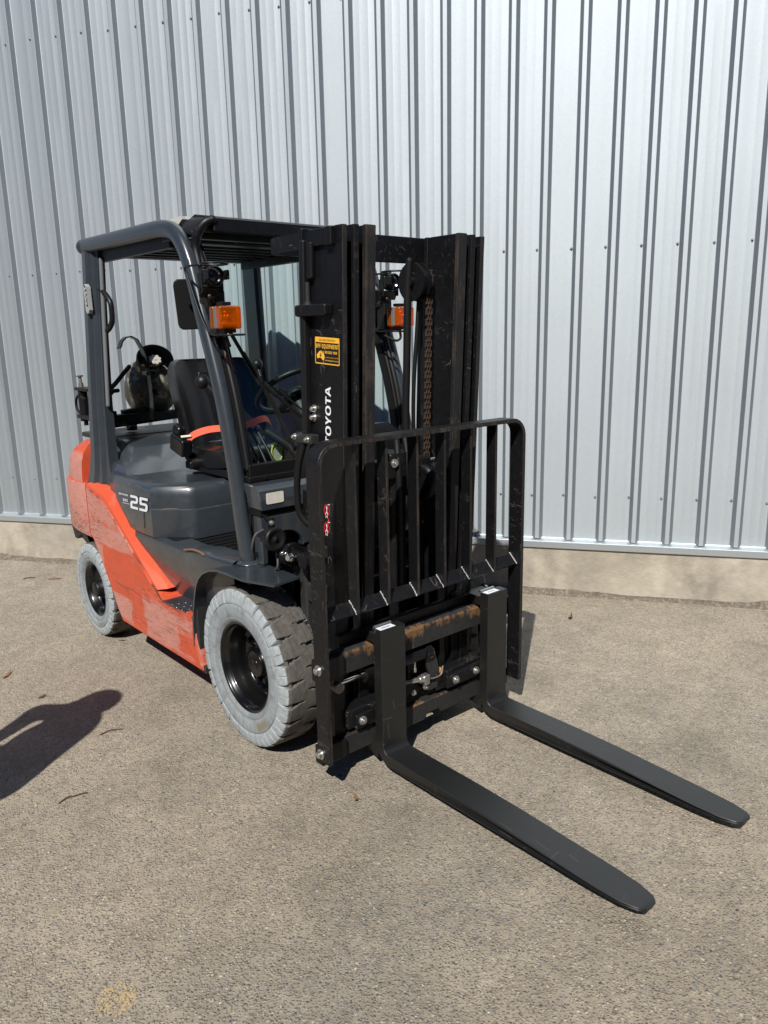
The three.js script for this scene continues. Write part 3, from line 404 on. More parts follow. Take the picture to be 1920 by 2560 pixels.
// front fenders
for (const s of [-1, 1]) {
  const S = (g) => (s < 0 ? g : mir(g)), th = 0.009;
  const top = [[0.243, 0.728], [0.10, 0.728], [-0.02, 0.727], [-0.10, 0.722], [-0.16, 0.708], [-0.22, 0.683], [-0.28, 0.645], [-0.325, 0.60], [-0.36, 0.54], [-0.385, 0.47], [-0.40, 0.40], [-0.405, 0.30]];
  const n = top.map((p, i) => { const a = top[Math.max(0, i - 1)], b = top[Math.min(top.length - 1, i + 1)], l = Math.hypot(b[0] - a[0], b[1] - a[1]); return [-(b[1] - a[1]) / l, (b[0] - a[0]) / l]; });
  const bot = top.map(([z, y], i) => [z + n[i][0] * th, y + n[i][1] * th]);
  const xo = (z) => -0.600 + 0.05 * sst(0.19, 0.245, z) + 0.028 * sst(-0.2, -0.4, z);
  const rings = top.map((p, i) => [[xo(p[0]), p[1], p[0]], [-0.425, p[1], p[0] - (i === 0 ? 0.02 : 0)], [-0.425, bot[i][1], bot[i][0] - (i === 0 ? 0.02 : 0)], [xo(p[0]), bot[i][1], bot[i][0]]]);
  P('fender', [S(loft(rings, true, 0.5))], greyPaint);
}

// ---------------------------------------------------------------- overhead guard and cab
const pillarPath = [[0.708, -0.078], [0.878, -0.106], [1.095, -0.138], [1.249, -0.169], [1.393, -0.205], [1.507, -0.243], [1.62, -0.284], [1.723, -0.322], [1.806, -0.353], [1.888, -0.385], [1.95, -0.418], [1.996, -0.457], [2.032, -0.511], [2.048, -0.573], [2.055, -0.655], [2.057, -0.851], [2.059, -1.108], [2.061, -1.314], [2.063, -1.515]];
for (const s of [-1, 1]) {
  // oval tube, swept: long axis lies in the side plane
  const pts = pillarPath.map(([y, z]) => V(s * 0.463, y, z)), c = new THREE.CatmullRomCurve3(pts, false, 'catmullrom', 0.5), rings = [], n = 70;
  for (let i = 0; i <= n; i++) { const p = c.getPoint(i / n), t = c.getTangent(i / n), q = V(0, -t.z, t.y).multiplyScalar(1), r = []; for (let k = 0; k < 16; k++) { const a = k / 16 * 6.2832, A = Math.cos(a), B = Math.sin(a), ea = Math.sign(A) * Math.pow(Math.abs(A), 0.75), eb = Math.sign(B) * Math.pow(Math.abs(B), 0.75); r.push([p.x + s * 0.027 * ea, p.y + q.y * 0.0345 * eb, p.z + q.z * 0.0345 * eb]); } rings.push(r); }
  P('guard_pillar', [loft(rings, true, 1.0), at(lathe([[0.05, 0.0], [0.048, 0.004], [0.034, 0.012]], 20), s * 0.463, 0.728, -0.075)], greyTube);
  // rear pillar: pressed channel, wider at the foot
  const rp = (y, z0, z1, x0, x1) => [[s * x1, y, z0], [s * x1, y, lerp(z0, z1, 0.35)], [s * (x1 - 0.014), y, lerp(z0, z1, 0.42)], [s * (x1 - 0.016), y, lerp(z0, z1, 0.66)], [s * (x1 - 0.03), y, lerp(z0, z1, 0.74)], [s * (x1 - 0.034), y, z1], [s * x0, y, z1], [s * x0, y, z0]];
  P('rear_pillar', [loft([rp(0.8, -1.6, -1.3, 0.44, 0.552), rp(0.859, -1.582, -1.306, 0.447, 0.548), rp(0.928, -1.53, -1.332, 0.454, 0.543), rp(1.046, -1.503, -1.352, 0.454, 0.536), rp(1.296, -1.496, -1.369, 0.447, 0.523), rp(1.549, -1.485, -1.365, 0.438, 0.511), rp(1.805, -1.477, -1.361, 0.428, 0.499), rp(2.034, -1.47, -1.353, 0.419, 0.488)], true, 0.3)], greyTube);
  P('pillar_seal', [tube([[s * 0.477, 1.285, -1.353], [s * 0.462, 1.60, -1.349], [s * 0.446, 1.99, -1.338]], 0.011, 8)], std({ color: lin(0.15, 0.155, 0.16), roughness: 0.5 }));
  P('rear_corner_cap', [at(new THREE.SphereGeometry(0.036, 12, 8), s * 0.463, 2.061, -1.505)], greyTube);
}
P('guard_beam', [bx(-0.45, 0.45, 2.018, 2.088, -1.55, -1.47, 0.01)], blackPaint); P('guard_beam', [bx(-0.45, 0.45, 2.0, 2.045, -0.655, -0.575, 0.01)], blackPaint);
for (const s of [-1, 1]) P('guard_inner_rail', [bx(s * 0.425 - 0.015, s * 0.425 + 0.015, 1.978, 2.035, -1.47, -0.60, 0.004)], blackPaint);
for (let k = 0; k < 7; k++) P('guard_bar', [bar([-0.43, 2.036, -1.37 + k * 0.118], [0.43, 2.036, -1.37 + k * 0.118], 0.04, 0.022, 0.004)], blackPaint);
P('roof_panel', [loft([[[-0.42, 2.066, -1.48], [0.42, 2.066, -1.48], [0.42, 2.064, -0.55], [-0.42, 2.064, -0.55]], [[-0.41, 2.099, -1.46], [0.41, 2.099, -1.46], [0.41, 2.085, -0.53], [-0.41, 2.085, -0.53]], [[-0.33, 2.119, -1.37], [0.33, 2.119, -1.37], [0.33, 2.122, -0.69], [-0.33, 2.122, -0.69]]], true, 0.4)], phy({ color: lin(0.42, 0.39, 0.33), roughness: 0.3, clearcoat: 0.4 }));
P('roof_cowl', [loft([[[-0.445, 2.001, -0.490], [-0.414, 2.043, -0.542], [-0.352, 2.084, -0.614], [-0.311, 2.115, -0.696], [-0.311, 2.063, -0.758], [-0.434, 2.012, -0.696]], [[-0.393, 2.012, -0.449], [-0.372, 2.043, -0.490], [-0.311, 2.084, -0.562], [-0.259, 2.106, -0.655], [-0.259, 2.053, -0.717], [-0.383, 2.001, -0.655]]], true, 0.5)], greyPaint);
// front canopy: black hood over the windscreen
P('front_canopy', [ext([[-0.47, 2.040], [-0.46, 2.072], [-0.40, 2.088], [-0.255, 2.063], [-0.245, 2.056], [-0.243, 2.008], [-0.262, 2.002], [-0.28, 2.02], [-0.42, 2.05], [-0.45, 2.03]].map(([z, y]) => [z - 0.086, y + 0.013]), 'x', -0.378, 0.378, 0.003)], blackPaint);
for (const s of [-1, 1]) P('canopy_end', [tube([[s * 0.378, 2.063, -0.336], [s * 0.408, 2.048, -0.348], [s * 0.43, 2.013, -0.366], [s * 0.437, 1.96, -0.381], [s * 0.437, 1.89, -0.361]], 0.018, 8), loft([[[s * 0.375, 2.073, -0.341], [s * 0.375, 2.093, -0.486], [s * 0.375, 2.063, -0.536]], [[s * 0.408, 2.055, -0.348], [s * 0.413, 2.075, -0.486], [s * 0.413, 2.055, -0.546]], [[s * 0.436, 1.998, -0.376], [s * 0.442, 2.035, -0.496], [s * 0.44, 2.015, -0.546]]], false, 0.8, false)], blackPaint);
// windscreen plane follows the pillars
const wsZ = (y) => { const i = Math.max(1, pillarPath.findIndex((p) => p[0] >= y)), [y0, z0] = pillarPath[i - 1], [y1, z1] = pillarPath[i]; return lerp(z0, z1, (y - y0) / (y1 - y0)) + 0.034; };
{
  const ys = [1.10, 1.25, 1.40, 1.55, 1.70, 1.85, 1.95, 1.99], WS = grp('windscreen', FL);
  for (const s of [-1, 1]) part('window_frame', [tube(ys.map((y) => [s * 0.423, y, wsZ(y)]), 0.014, 8), tube(ys.map((y) => [s * 0.404, y, wsZ(y) - 0.004]), 0.008, 6)], plastic, WS);
  part('window_frame', [bx(-0.415, 0.415, 1.998, 2.025, -0.455, -0.415, 0.004)], plastic, WS);
  part('window_frame', [bx(-0.428, 0.428, 1.065, 1.115, -0.115, -0.085, 0.004), bx(-0.442, 0.442, 1.048, 1.070, -0.12, -0.068, 0.004)], plastic, WS);
  const rows = ys.map((y) => [[-0.41, y, wsZ(y) - 0.006], [0.41, y, wsZ(y) - 0.006]]), g = loft(rows, false, 1.2, false); part('window_pane', [g], glassM, WS);
  for (const s of [-1, 1]) part('window_seal', [loft([...ys].map((y) => [[s < 0 ? -0.398 : 0.362, y, wsZ(y) - 0.012], [s < 0 ? -0.398 : 0.362, y, wsZ(y) - 0.004], [s * 0.446, y, wsZ(y) - 0.008], [s * 0.446, y, wsZ(y) - 0.05]]), true, 0.6)], rubber, WS);
  for (const x of [-0.40, -0.1, 0.2, 0.4]) part('frame_bolt', [hexbolt([x * 0.92, 1.059, -0.068], [0, 0, 1], 0.006, 0.005)], plastic, WS);
}
// wiper
{
  const W = grp('windscreen_wiper', FL), w = (x, y, dz = 0.02) => [x + 0.045, y - 0.008, wsZ(y - 0.008) + dz];
  part('wiper_arm', [tube([w(-0.05, 1.16), w(-0.16, 1.26, 0.03), w(-0.30, 1.385, 0.03)], 0.006, 6), tube([w(-0.045, 1.185), w(-0.15, 1.285, 0.03), w(-0.285, 1.405, 0.03)], 0.004, 6), tube([w(-0.30, 1.385, 0.03), w(-0.345, 1.435, 0.032)], 0.009, 6)], plastic, W);
  part('wiper_blade', [bar(w(-0.455, 1.70, 0.012), w(-0.352, 1.43, 0.016), 0.007, 0.016), bar(w(-0.345, 1.435, 0.014), w(-0.243, 1.165, 0.012), 0.007, 0.016), bar(w(-0.40, 1.56, 0.024), w(-0.29, 1.30, 0.026), 0.01, 0.008)], plastic, W);
}
// rear-view mirror, grab handle, vent plate
P('mirror', [at(ext([[-0.050, -0.080], [-0.045, -0.094], [-0.033, -0.102], [0.033, -0.102], [0.045, -0.094], [0.050, -0.080], [0.055, 0.078], [0.05, 0.092], [0.037, 0.101], [-0.037, 0.101], [-0.05, 0.092], [-0.055, 0.078]], 'z', -0.012, 0.012, 0.004), -0.425, 1.746, -0.50, 0.06, -0.38, 0.05), tube([[-0.425, 1.74, -0.485], [-0.44, 1.75, -0.44], [-0.455, 1.76, -0.35]], 0.008, 6)], plastic);
P('grab_handle', [tube([[-0.452, 1.851, -1.375], [-0.450, 1.836, -1.335], [-0.446, 1.790, -1.277], [-0.444, 1.744, -1.272], [-0.444, 1.693, -1.282], [-0.448, 1.658, -1.325], [-0.452, 1.640, -1.395]], 0.0135, 8, false, 40)], plastic);
P('vent_plate', [ext([[-1.352, 1.745], [-1.340, 1.730], [-1.318, 1.732], [-1.308, 1.748], [-1.318, 1.858], [-1.330, 1.872], [-1.348, 1.870], [-1.356, 1.858]].map(([z, y]) => [z - 0.078, y + 0.005]), 'x', -0.512, -0.490, 0.002, [0, 1, 2, 3, 4].map((k) => [[-1.421, 1.765 + k * 0.021], [-1.396, 1.769 + k * 0.021], [-1.396, 1.779 + k * 0.021], [-1.421, 1.775 + k * 0.021]]))], lightGrey);
// cowl under the windscreen, with the dark band and the lower panel
{
  const cut = (x0, x1, y0, y1) => [];
  const top = [[0.012, 1.066], [0.055, 1.062], [0.085, 1.045], [0.098, 1.01], [0.100, 0.972], [0.02, 0.972], [-0.03, 1.066]];
  P('cowl', [ext(top, 'x', -0.452, 0.452, 0.004).translate(0, -0.020, -0.078)], greyPaint);
  P('cowl_band', [bx(-0.448, 0.448, 0.922, 0.954, -0.08, 0.008, 0.003)], rubber);
  const arch = []; for (let i = 0; i <= 14; i++) { const a = Math.PI - i / 14 * Math.PI; arch.push([-0.335 + Math.cos(a) * 0.085, 0.775 + Math.sin(a) * 0.075]); }
  P('lower_cowl', [ext([[-0.447, 0.922], [-0.447, 0.73], [-0.42, 0.73], ...arch, [-0.245, 0.78], [0.25, 0.78], [0.25, 0.73], [0.447, 0.73], [0.447, 0.922]], 'z', -0.05, 0.007, 0.004)], greyPaint);
  P('cowl_inner', [bx(-0.43, 0.43, 0.66, 1.0, -0.10, -0.055, 0.004)], rubber);
  P('info_plate', [at(ext([[-0.036, -0.022], [0.036, -0.022], [0.04, -0.018], [0.04, 0.018], [0.036, 0.022], [-0.036, 0.022], [-0.04, 0.018], [-0.04, -0.018]], 'z', 0, 0.0015), -0.386, 0.996, 0.0225)], std({ map: dataTex(128, 128, (u, v, o) => { const m = 0.85 + 0.2 * nA(u, v), k = sst(0.55, 0.7, nB(u, v)); o[0] = 0.70 * m; o[1] = (0.68 - 0.03 * k) * m; o[2] = (0.62 - 0.1 * k) * m; }, 0.1), roughness: 0.5 }));
  P('pillar_seal', [bar([-0.442, 0.75, -0.036], [-0.430, 1.045, -0.07], 0.012, 0.03)], rubber);
  P('pillar_seal', [bar([0.442, 0.75, -0.036], [0.430, 1.045, -0.07], 0.012, 0.03)], rubber);
}
// horn
{
  const H = grp('horn', FL); H.position.set(0.012, -0.004, -0.012);
  part('horn_body', [at(lathe([[0, 0.012], [0.008, 0.012], [0.012, 0.004], [0.03, 0.008], [0.034, 0.014], [0.044, 0.012], [0.046, 0.004], [0.046, -0.012], [0.038, -0.028], [0.025, -0.03], [0, -0.03]], 32), -0.472, 0.865, 0.135, Math.PI / 2 - 0.08, 0, 0)], plastic, H);
  part('horn_bracket', [bx(-0.487, -0.457, 0.895, 0.945, 0.112, 0.118, 0.002), cyl([-0.472, 0.865, 0.02], [-0.472, 0.865, 0.12], 0.012), bar([-0.472, 0.93, 0.115], [-0.44, 0.935, 0.015], 0.02, 0.005)], plastic, H);
  part('horn_bolt', [hexbolt([-0.472, 0.926, 0.118], [0, 0, 1], 0.008, 0.008)], bright, H);
  part('horn_wire', [tube([[-0.452, 0.83, 0.11], [-0.455, 0.79, 0.12], [-0.462, 0.755, 0.13], [-0.46, 0.735, 0.11]], 0.005, 6), tube([[-0.50, 0.90, 0.10], [-0.535, 0.885, 0.10], [-0.545, 0.84, 0.09], [-0.53, 0.80, 0.07]], 0.005, 6)], std({ color: lin(0.06, 0.06, 0.062), roughness: 0.6 }), H);
}
// tilt cylinder end beside the mast
for (const s of [-1, 1]) {
  P('tilt_cylinder', [cyl([s * 0.395, 0.78, 0.09], [s * 0.41, 0.80, 0.16], 0.042), cyl([s * 0.41, 0.80, 0.16], [s * 0.41, 0.80, 0.178], 0.046), cyl([s * 0.41, 0.80, 0.17], [s * 0.41, 0.80, 0.27], 0.02), cyl([s * 0.37, 0.80, 0.27], [s * 0.44, 0.80, 0.27], 0.03)], blackPaint);
  P('grease_nut', [at(new THREE.SphereGeometry(0.017, 12, 8), s * 0.452, 0.806, 0.215), cyl([s * 0.43, 0.805, 0.21], [s * 0.47, 0.809, 0.22], 0.009, 0.012, 6), at(new THREE.SphereGeometry(0.009, 10, 6), s * 0.479, 0.826, 0.200), at(new THREE.SphereGeometry(0.008, 10, 6), s * 0.466, 0.822, 0.205)], chrome);
  P('mast_support', [bx(Math.min(s * 0.33, s * 0.40), Math.max(s * 0.33, s * 0.40), 0.35, 0.76, 0.14, 0.23, 0.01), cyl([s * 0.34, 0.34, 0.2], [s * 0.42, 0.34, 0.2], 0.075)], steelGrey);
}
// lamps on the front pillars
for (const s of [-1, 1]) {
  const L = grp('work_lamp', FL), T = grp('turn_signal', FL), G = grp('lamp_guard', FL), x0 = s * 0.548; if (s < 0) for (const g of [L, T, G]) g.position.set(0.044, 0.004, -0.080); else { L.position.set(-0.165, 0.004, -0.085); T.position.set(-0.125, 0.004, -0.080); G.position.set(-0.150, 0.004, -0.080); }
  part('lamp_housing', [at(lathe([[0, -0.035], [0.022, -0.035], [0.034, -0.02], [0.037, 0.0], [0.037, 0.03], [0.033, 0.033]], 24), x0, 1.828, -0.065, Math.PI / 2), bx(x0 - 0.040, x0 + 0.040, 1.800, 1.856, -0.092, -0.055, 0.008), ...[0, 1, 2].map((k) => bx(x0 - 0.034, x0 + 0.034, 1.856 + 0.0, 1.862, -0.092 + k * 0.014, -0.085 + k * 0.014, 0.001)), bx(x0 + 0.036, x0 + 0.047, 1.815, 1.85, -0.045, -0.012, 0.004), bx(x0 - 0.047, x0 - 0.036, 1.815, 1.85, -0.045, -0.012, 0.004)], plastic, L);
  part('lamp_reflector', [at(lathe([[0, -0.028], [0.018, -0.02], [0.03, -0.004]], 20), x0, 1.828, -0.045, Math.PI / 2)], chrome, L);
  part('lamp_lens', [at(new THREE.SphereGeometry(0.034, 20, 8, 0, 6.2832, 0, 0.9), x0, 1.828, -0.060, Math.PI / 2)], lensM, L);
  part('lamp_bracket', [bar([x0 - s * 0.0, 1.79, -0.07], [x0 + s * -0.0, 1.755, -0.09], 0.09, 0.012), bx(x0 - 0.045, x0 - 0.04, 1.77, 1.84, -0.09, -0.06, 0.001), bx(x0 + 0.04, x0 + 0.045, 1.77, 1.84, -0.09, -0.06, 0.001), tube([[x0, 1.755, -0.09], [x0 + s * -0.01, 1.735, -0.11], [s * 0.52, 1.73, -0.16], [s * 0.508, 1.73, -0.18]], 0.02, 8), bx(Math.min(s * 0.47, s * 0.56), Math.max(s * 0.47, s * 0.56), 1.73, 1.80, -0.16, -0.12, 0.01)], plastic, L);
  const bz = 0.0, xs = s * 0.525, lens = (z0, z1) => [at(rb(0.092, 0.084, z1 - z0, 0.009, 2), xs, 1.678, (z0 + z1) / 2)];
  part('signal_lens', lens(-0.016, 0.020), amber, T); part('signal_body', [at(rb(0.088, 0.080, 0.022, 0.004), xs, 1.678, -0.028)], std({ color: lin(0.13, 0.135, 0.135), roughness: 0.55 }), T); part('signal_lens', lens(-0.066, -0.040), amber, T);
  part('signal_reflector', [at(rb(0.084, 0.076, 0.004, 0.001), xs, 1.678, -0.0145), at(loft([[[-0.034, -0.028, 0.012], [0.034, -0.028, 0.012], [0.034, 0.030, 0.012], [-0.034, 0.030, 0.012]], [[-0.014, -0.012, -0.001], [0.014, -0.012, -0.001], [0.014, 0.012, -0.001], [-0.014, 0.012, -0.001]]], false, 0.2), xs, 1.680, -0.012), at(new THREE.SphereGeometry(0.009, 10, 8), xs, 1.682, -0.004)], std({ color: lin(0.85, 0.62, 0.3), roughness: 0.25, metalness: 0.8 }), T);
  part('signal_bracket', [bx(xs - 0.02, xs + 0.02, 1.722, 1.735, -0.05, -0.01, 0.002), bx(xs - 0.02, xs + 0.03, 1.622, 1.636, -0.05, 0.0, 0.002), tube([[xs, 1.628, -0.03], [s * 0.51, 1.622, -0.10], [s * 0.508, 1.62, -0.19]], 0.012, 6), bx(Math.min(s * 0.485, s * 0.53), Math.max(s * 0.485, s * 0.53), 1.62, 1.78, -0.14, -0.085, 0.006)], plastic, T);
  const ringAt = (y, c, r, zs) => { const q = []; for (let k = 0; k <= 12; k++) { const a = -0.6 + k / 12 * 4.4; q.push([s * (0.553 - Math.cos(a) * r * 0 - 0) + s * Math.cos(a) * r * 0.9, y, c + Math.sin(a) * r]); } return q; };
  part('guard_wire', [tube([...[...Array(13).keys()].map((k) => { const a = Math.PI * (0.9 - k / 12 * 1.55); return [s * (0.548 - 0.055 * Math.cos(a)) , 1.872, -0.055 + 0.062 * Math.sin(a)]; }), [s * 0.575, 1.873, -0.19], [s * 0.568, 1.868, -0.235], [s * 0.562, 1.83, -0.225], [s * 0.556, 1.70, -0.165], [s * 0.552, 1.63, -0.115], [s * 0.552, 1.618, -0.085], [s * 0.565, 1.615, -0.02], [s * 0.545, 1.614, 0.032], [s * 0.50, 1.614, 0.038], [s * 0.468, 1.615, 0.01], [s * 0.47, 1.615, -0.08]], 0.0042, 6, false, 160)], plastic, G);
  part('signal_cable', [tube([[s * 0.525, 1.62, -0.03], [s * 0.52, 1.585, -0.02], [s * 0.505, 1.575, -0.04], [s * 0.49, 1.60, -0.10]], 0.006, 6)], rubber, T);
}
// seat
{
  const S = grp('seat', FL), nx = 17;
  // back: cross-sections from bottom to top, side bolsters wrap forward
  const sec = (y, hw, z, bol, th) => { const r = []; for (let i = 0; i <= nx; i++) { const t = i / nx * 2 - 1, x = t * hw; r.push([x, y, z + bol * Math.pow(Math.abs(t), 3.2) - 0.004 * Math.cos(t * 9) ]); } for (let i = nx; i >= 0; i--) { const t = i / nx * 2 - 1; r.push([t * hw * 0.985, y, z - th + bol * 0.75 * Math.pow(Math.abs(t), 4)]); } return r; };
  part('seat_back', [loft([sec(1.09, 0.195, -1.035, 0.03, 0.05), sec(1.13, 0.215, -1.045, 0.05, 0.08), sec(1.20, 0.232, -1.065, 0.075, 0.085), sec(1.28, 0.243, -1.085, 0.085, 0.085), sec(1.36, 0.246, -1.108, 0.078, 0.085), sec(1.42, 0.240, -1.125, 0.062, 0.08), sec(1.465, 0.226, -1.138, 0.045, 0.072), sec(1.49, 0.205, -1.147, 0.032, 0.058), sec(1.503, 0.175, -1.158, 0.02, 0.036)], true, 1.2)], vinyl, S);
  part('seat_back_insert', [loft([1.15, 1.2, 1.27, 1.34, 1.40, 1.435].map((y, k) => { const z = -1.0 - (y - 1.09) * 0.25 + 0.0, w = [0.12, 0.14, 0.145, 0.14, 0.125, 0.10][k], r = []; for (let i = 0; i <= 10; i++) { const t = i / 10 * 2 - 1; r.push([t * w, y, z - 0.032 - 0.004 + (Math.abs(t) > 0.95 ? -0.02 : 0)]); } return r; }), false, 1.2, false)], vinyl, S);
  const cu = (z, hw, y, bol, th) => { const r = []; for (let i = 0; i <= nx; i++) { const t = i / nx * 2 - 1; r.push([t * hw, y + bol * Math.pow(Math.abs(t), 3) - 0.03 * Math.pow(Math.abs(t), 14), z]); } for (let i = nx; i >= 0; i--) { const t = i / nx * 2 - 1; r.push([t * hw * 0.96, y - th, z]); } return r; };
  part('seat_cushion', [loft([cu(-1.06, 0.19, 1.075, 0.01, 0.05), cu(-1.02, 0.225, 1.088, 0.02, 0.075), cu(-0.92, 0.240, 1.085, 0.03, 0.085), cu(-0.80, 0.243, 1.085, 0.03, 0.09), cu(-0.70, 0.240, 1.095, 0.025, 0.09), cu(-0.635, 0.230, 1.100, 0.015, 0.085), cu(-0.60, 0.215, 1.088, 0.005, 0.06), cu(-0.588, 0.19, 1.062, 0.0, 0.02)].map((r) => r.map((p) => p)).reverse(), true, 1.1)], vinyl, S);
  part('seat_base', [bx(-0.20, 0.20, 0.955, 1.005, -1.05, -0.64, 0.01), bx(-0.225, -0.195, 0.965, 1.0, -1.06, -0.62, 0.004), bx(0.195, 0.225, 0.965, 1.0, -1.06, -0.62, 0.004), bx(-0.16, 0.16, 0.99, 1.02, -1.0, -0.68, 0.01)], plastic, S);
  part('recline_knob', [cyl([-0.225, 1.005, -0.93], [-0.262, 1.005, -0.93], 0.032, 0.028, 20), cyl([-0.262, 1.005, -0.93], [-0.266, 1.005, -0.93], 0.014, 0.012, 12)], plastic, S);
  part('belt_retractor', [at(rb(0.06, 0.085, 0.13, 0.012, 2), -0.29, 1.10, -0.955, 0.25, 0, 0), at(rb(0.05, 0.08, 0.07, 0.02, 2), -0.275, 1.155, -1.0, 0.3, 0, 0), bar([-0.255, 1.05, -0.96], [-0.235, 0.99, -0.95], 0.02, 0.05)], plasticGloss, S);
  part('retractor_slot', [at(rb(0.052, 0.006, 0.012, 0.002), -0.29, 1.147, -0.895, 0.9, 0, 0)], std({ color: lin(0.75, 0.7, 0.6), roughness: 0.4 }), S);
  const path = [V(-0.285, 1.125, -0.895), V(-0.25, 1.148, -0.90), V(-0.18, 1.168, -0.885), V(-0.08, 1.172, -0.86), V(0.02, 1.180, -0.84), V(0.10, 1.198, -0.845), V(0.18, 1.185, -0.90), V(0.25, 1.10, -0.96)], cc = new THREE.CatmullRomCurve3(path), r1 = [], n = 30; for (let i = 0; i <= n; i++) { const p = cc.getPoint(i / n), a = 0.015, b = 0.008; r1.push([[p.x, p.y + a, p.z - b], [p.x, p.y - a, p.z + b], [p.x, p.y - a + 0.001, p.z + b + 0.0015], [p.x, p.y + a + 0.001, p.z - b + 0.0015]]); }
  part('seat_belt', [loft(r1, true, 0.6)], beltM, S);
  P('operator_knob', [at(new THREE.SphereGeometry(0.033, 16, 12), -0.305, 1.415, -0.66), tube([[-0.30, 1.41, -0.65], [-0.27, 1.36, -0.62], [-0.24, 1.28, -0.58], [-0.20, 1.18, -0.54]], 0.010, 6)], plastic);
}
// dashboard, steering wheel, levers, pedals
{
  P('dashboard', [loft([[[-0.24, 0.70, -0.16], [-0.24, 0.70, 0.0], [0.30, 0.70, 0.0], [0.30, 0.70, -0.16]], [[-0.20, 1.02, -0.20], [-0.24, 1.06, -0.03], [0.34, 1.06, -0.03], [0.30, 1.02, -0.20]], [[-0.14, 1.16, -0.26], [-0.18, 1.18, -0.09], [0.36, 1.18, -0.09], [0.32, 1.16, -0.26]], [[-0.08, 1.205, -0.26], [-0.10, 1.215, -0.13], [0.34, 1.215, -0.13], [0.30, 1.205, -0.26]]], true, 0.5)], plastic);
  const SW = grp('steering_wheel', FL); SW.position.set(0.035, 1.365, -0.43); SW.rotation.x = -0.62;
  part('wheel_rim', [at(new THREE.TorusGeometry(0.178, 0.0135, 10, 48), 0, 0, 0, Math.PI / 2)], plastic, SW);
  part('wheel_spoke', [bar([0, -0.03, 0], [-0.168, -0.004, 0.04], 0.03, 0.012), bar([0, -0.03, 0], [0.168, -0.004, 0.04], 0.03, 0.012), bar([0, -0.03, 0], [0, -0.004, -0.17], 0.04, 0.012)], plastic, SW);
  part('wheel_hub', [at(lathe([[0.058, -0.05], [0.06, -0.02], [0.045, -0.005], [0, 0.002]], 24), 0, 0, 0)], plastic, SW);
  part('wheel_logo', [cyl([0, 0.001, 0], [0, 0.004, 0], 0.018, 0.018, 20)], chrome, SW);
  P('steering_column', [cyl([0.035, 1.34, -0.415], [0.04, 1.10, -0.22], 0.035, 0.05), cyl([0.036, 1.30, -0.39], [0.038, 1.2, -0.31], 0.055, 0.06)], plastic);
  P('steering_knob', [cyl([-0.085, 1.43, -0.52], [-0.085, 1.47, -0.54], 0.008), at(new THREE.SphereGeometry(0.026, 14, 10), -0.085, 1.485, -0.545)], plastic);
  for (let k = 0; k < 3; k++) P('control_lever', [tube([[-0.26 - k * 0.035, 1.02, -0.12], [-0.27 - k * 0.035, 1.12, -0.17], [-0.28 - k * 0.03, 1.22, -0.25]], 0.007, 6), at(new THREE.SphereGeometry(0.016, 10, 8), -0.28 - k * 0.03, 1.23, -0.258)], plastic);
  P('lever_boot', [...[0, 1, 2, 3, 4].map((k) => at(new THREE.TorusGeometry(0.046 - k * 0.004, 0.012, 6, 16), -0.16, 1.02 + k * 0.018, -0.10, Math.PI / 2)), tube([[-0.16, 1.09, -0.10], [-0.20, 1.16, -0.14], [-0.26, 1.22, -0.20]], 0.022, 8)], rubber);
  P('inspection_tag', [at(rb(0.05, 0.075, 0.002, 0.0009), -0.225, 1.13, -0.20, -0.2, 0.4, 0.1)], std({ color: lin(0.62, 0.6, 0.5), roughness: 0.5 }));
  P('tag_rim', [at(new THREE.TorusGeometry(0.036, 0.004, 5, 20), -0.225, 1.13, -0.199, -0.2, 0.4, 0.1)].map((g) => g), std({ color: lin(0.42, 0.40, 0.03), roughness: 0.5 }));
  P('brake_lever', [cyl([-0.33, 1.02, -0.16], [-0.305, 0.93, -0.10], 0.009), bx(-0.32, -0.20, 0.90, 1.01, -0.14, -0.06, 0.01)], steelGrey);
  P('pedal', [at(rb(0.07, 0.012, 0.09, 0.004), -0.15, 0.79, -0.12, -0.6), at(rb(0.08, 0.012, 0.11, 0.004), -0.02, 0.79, -0.12, -0.6), at(rb(0.09, 0.012, 0.07, 0.004), 0.12, 0.8, -0.12, -0.6)], rubber);
}

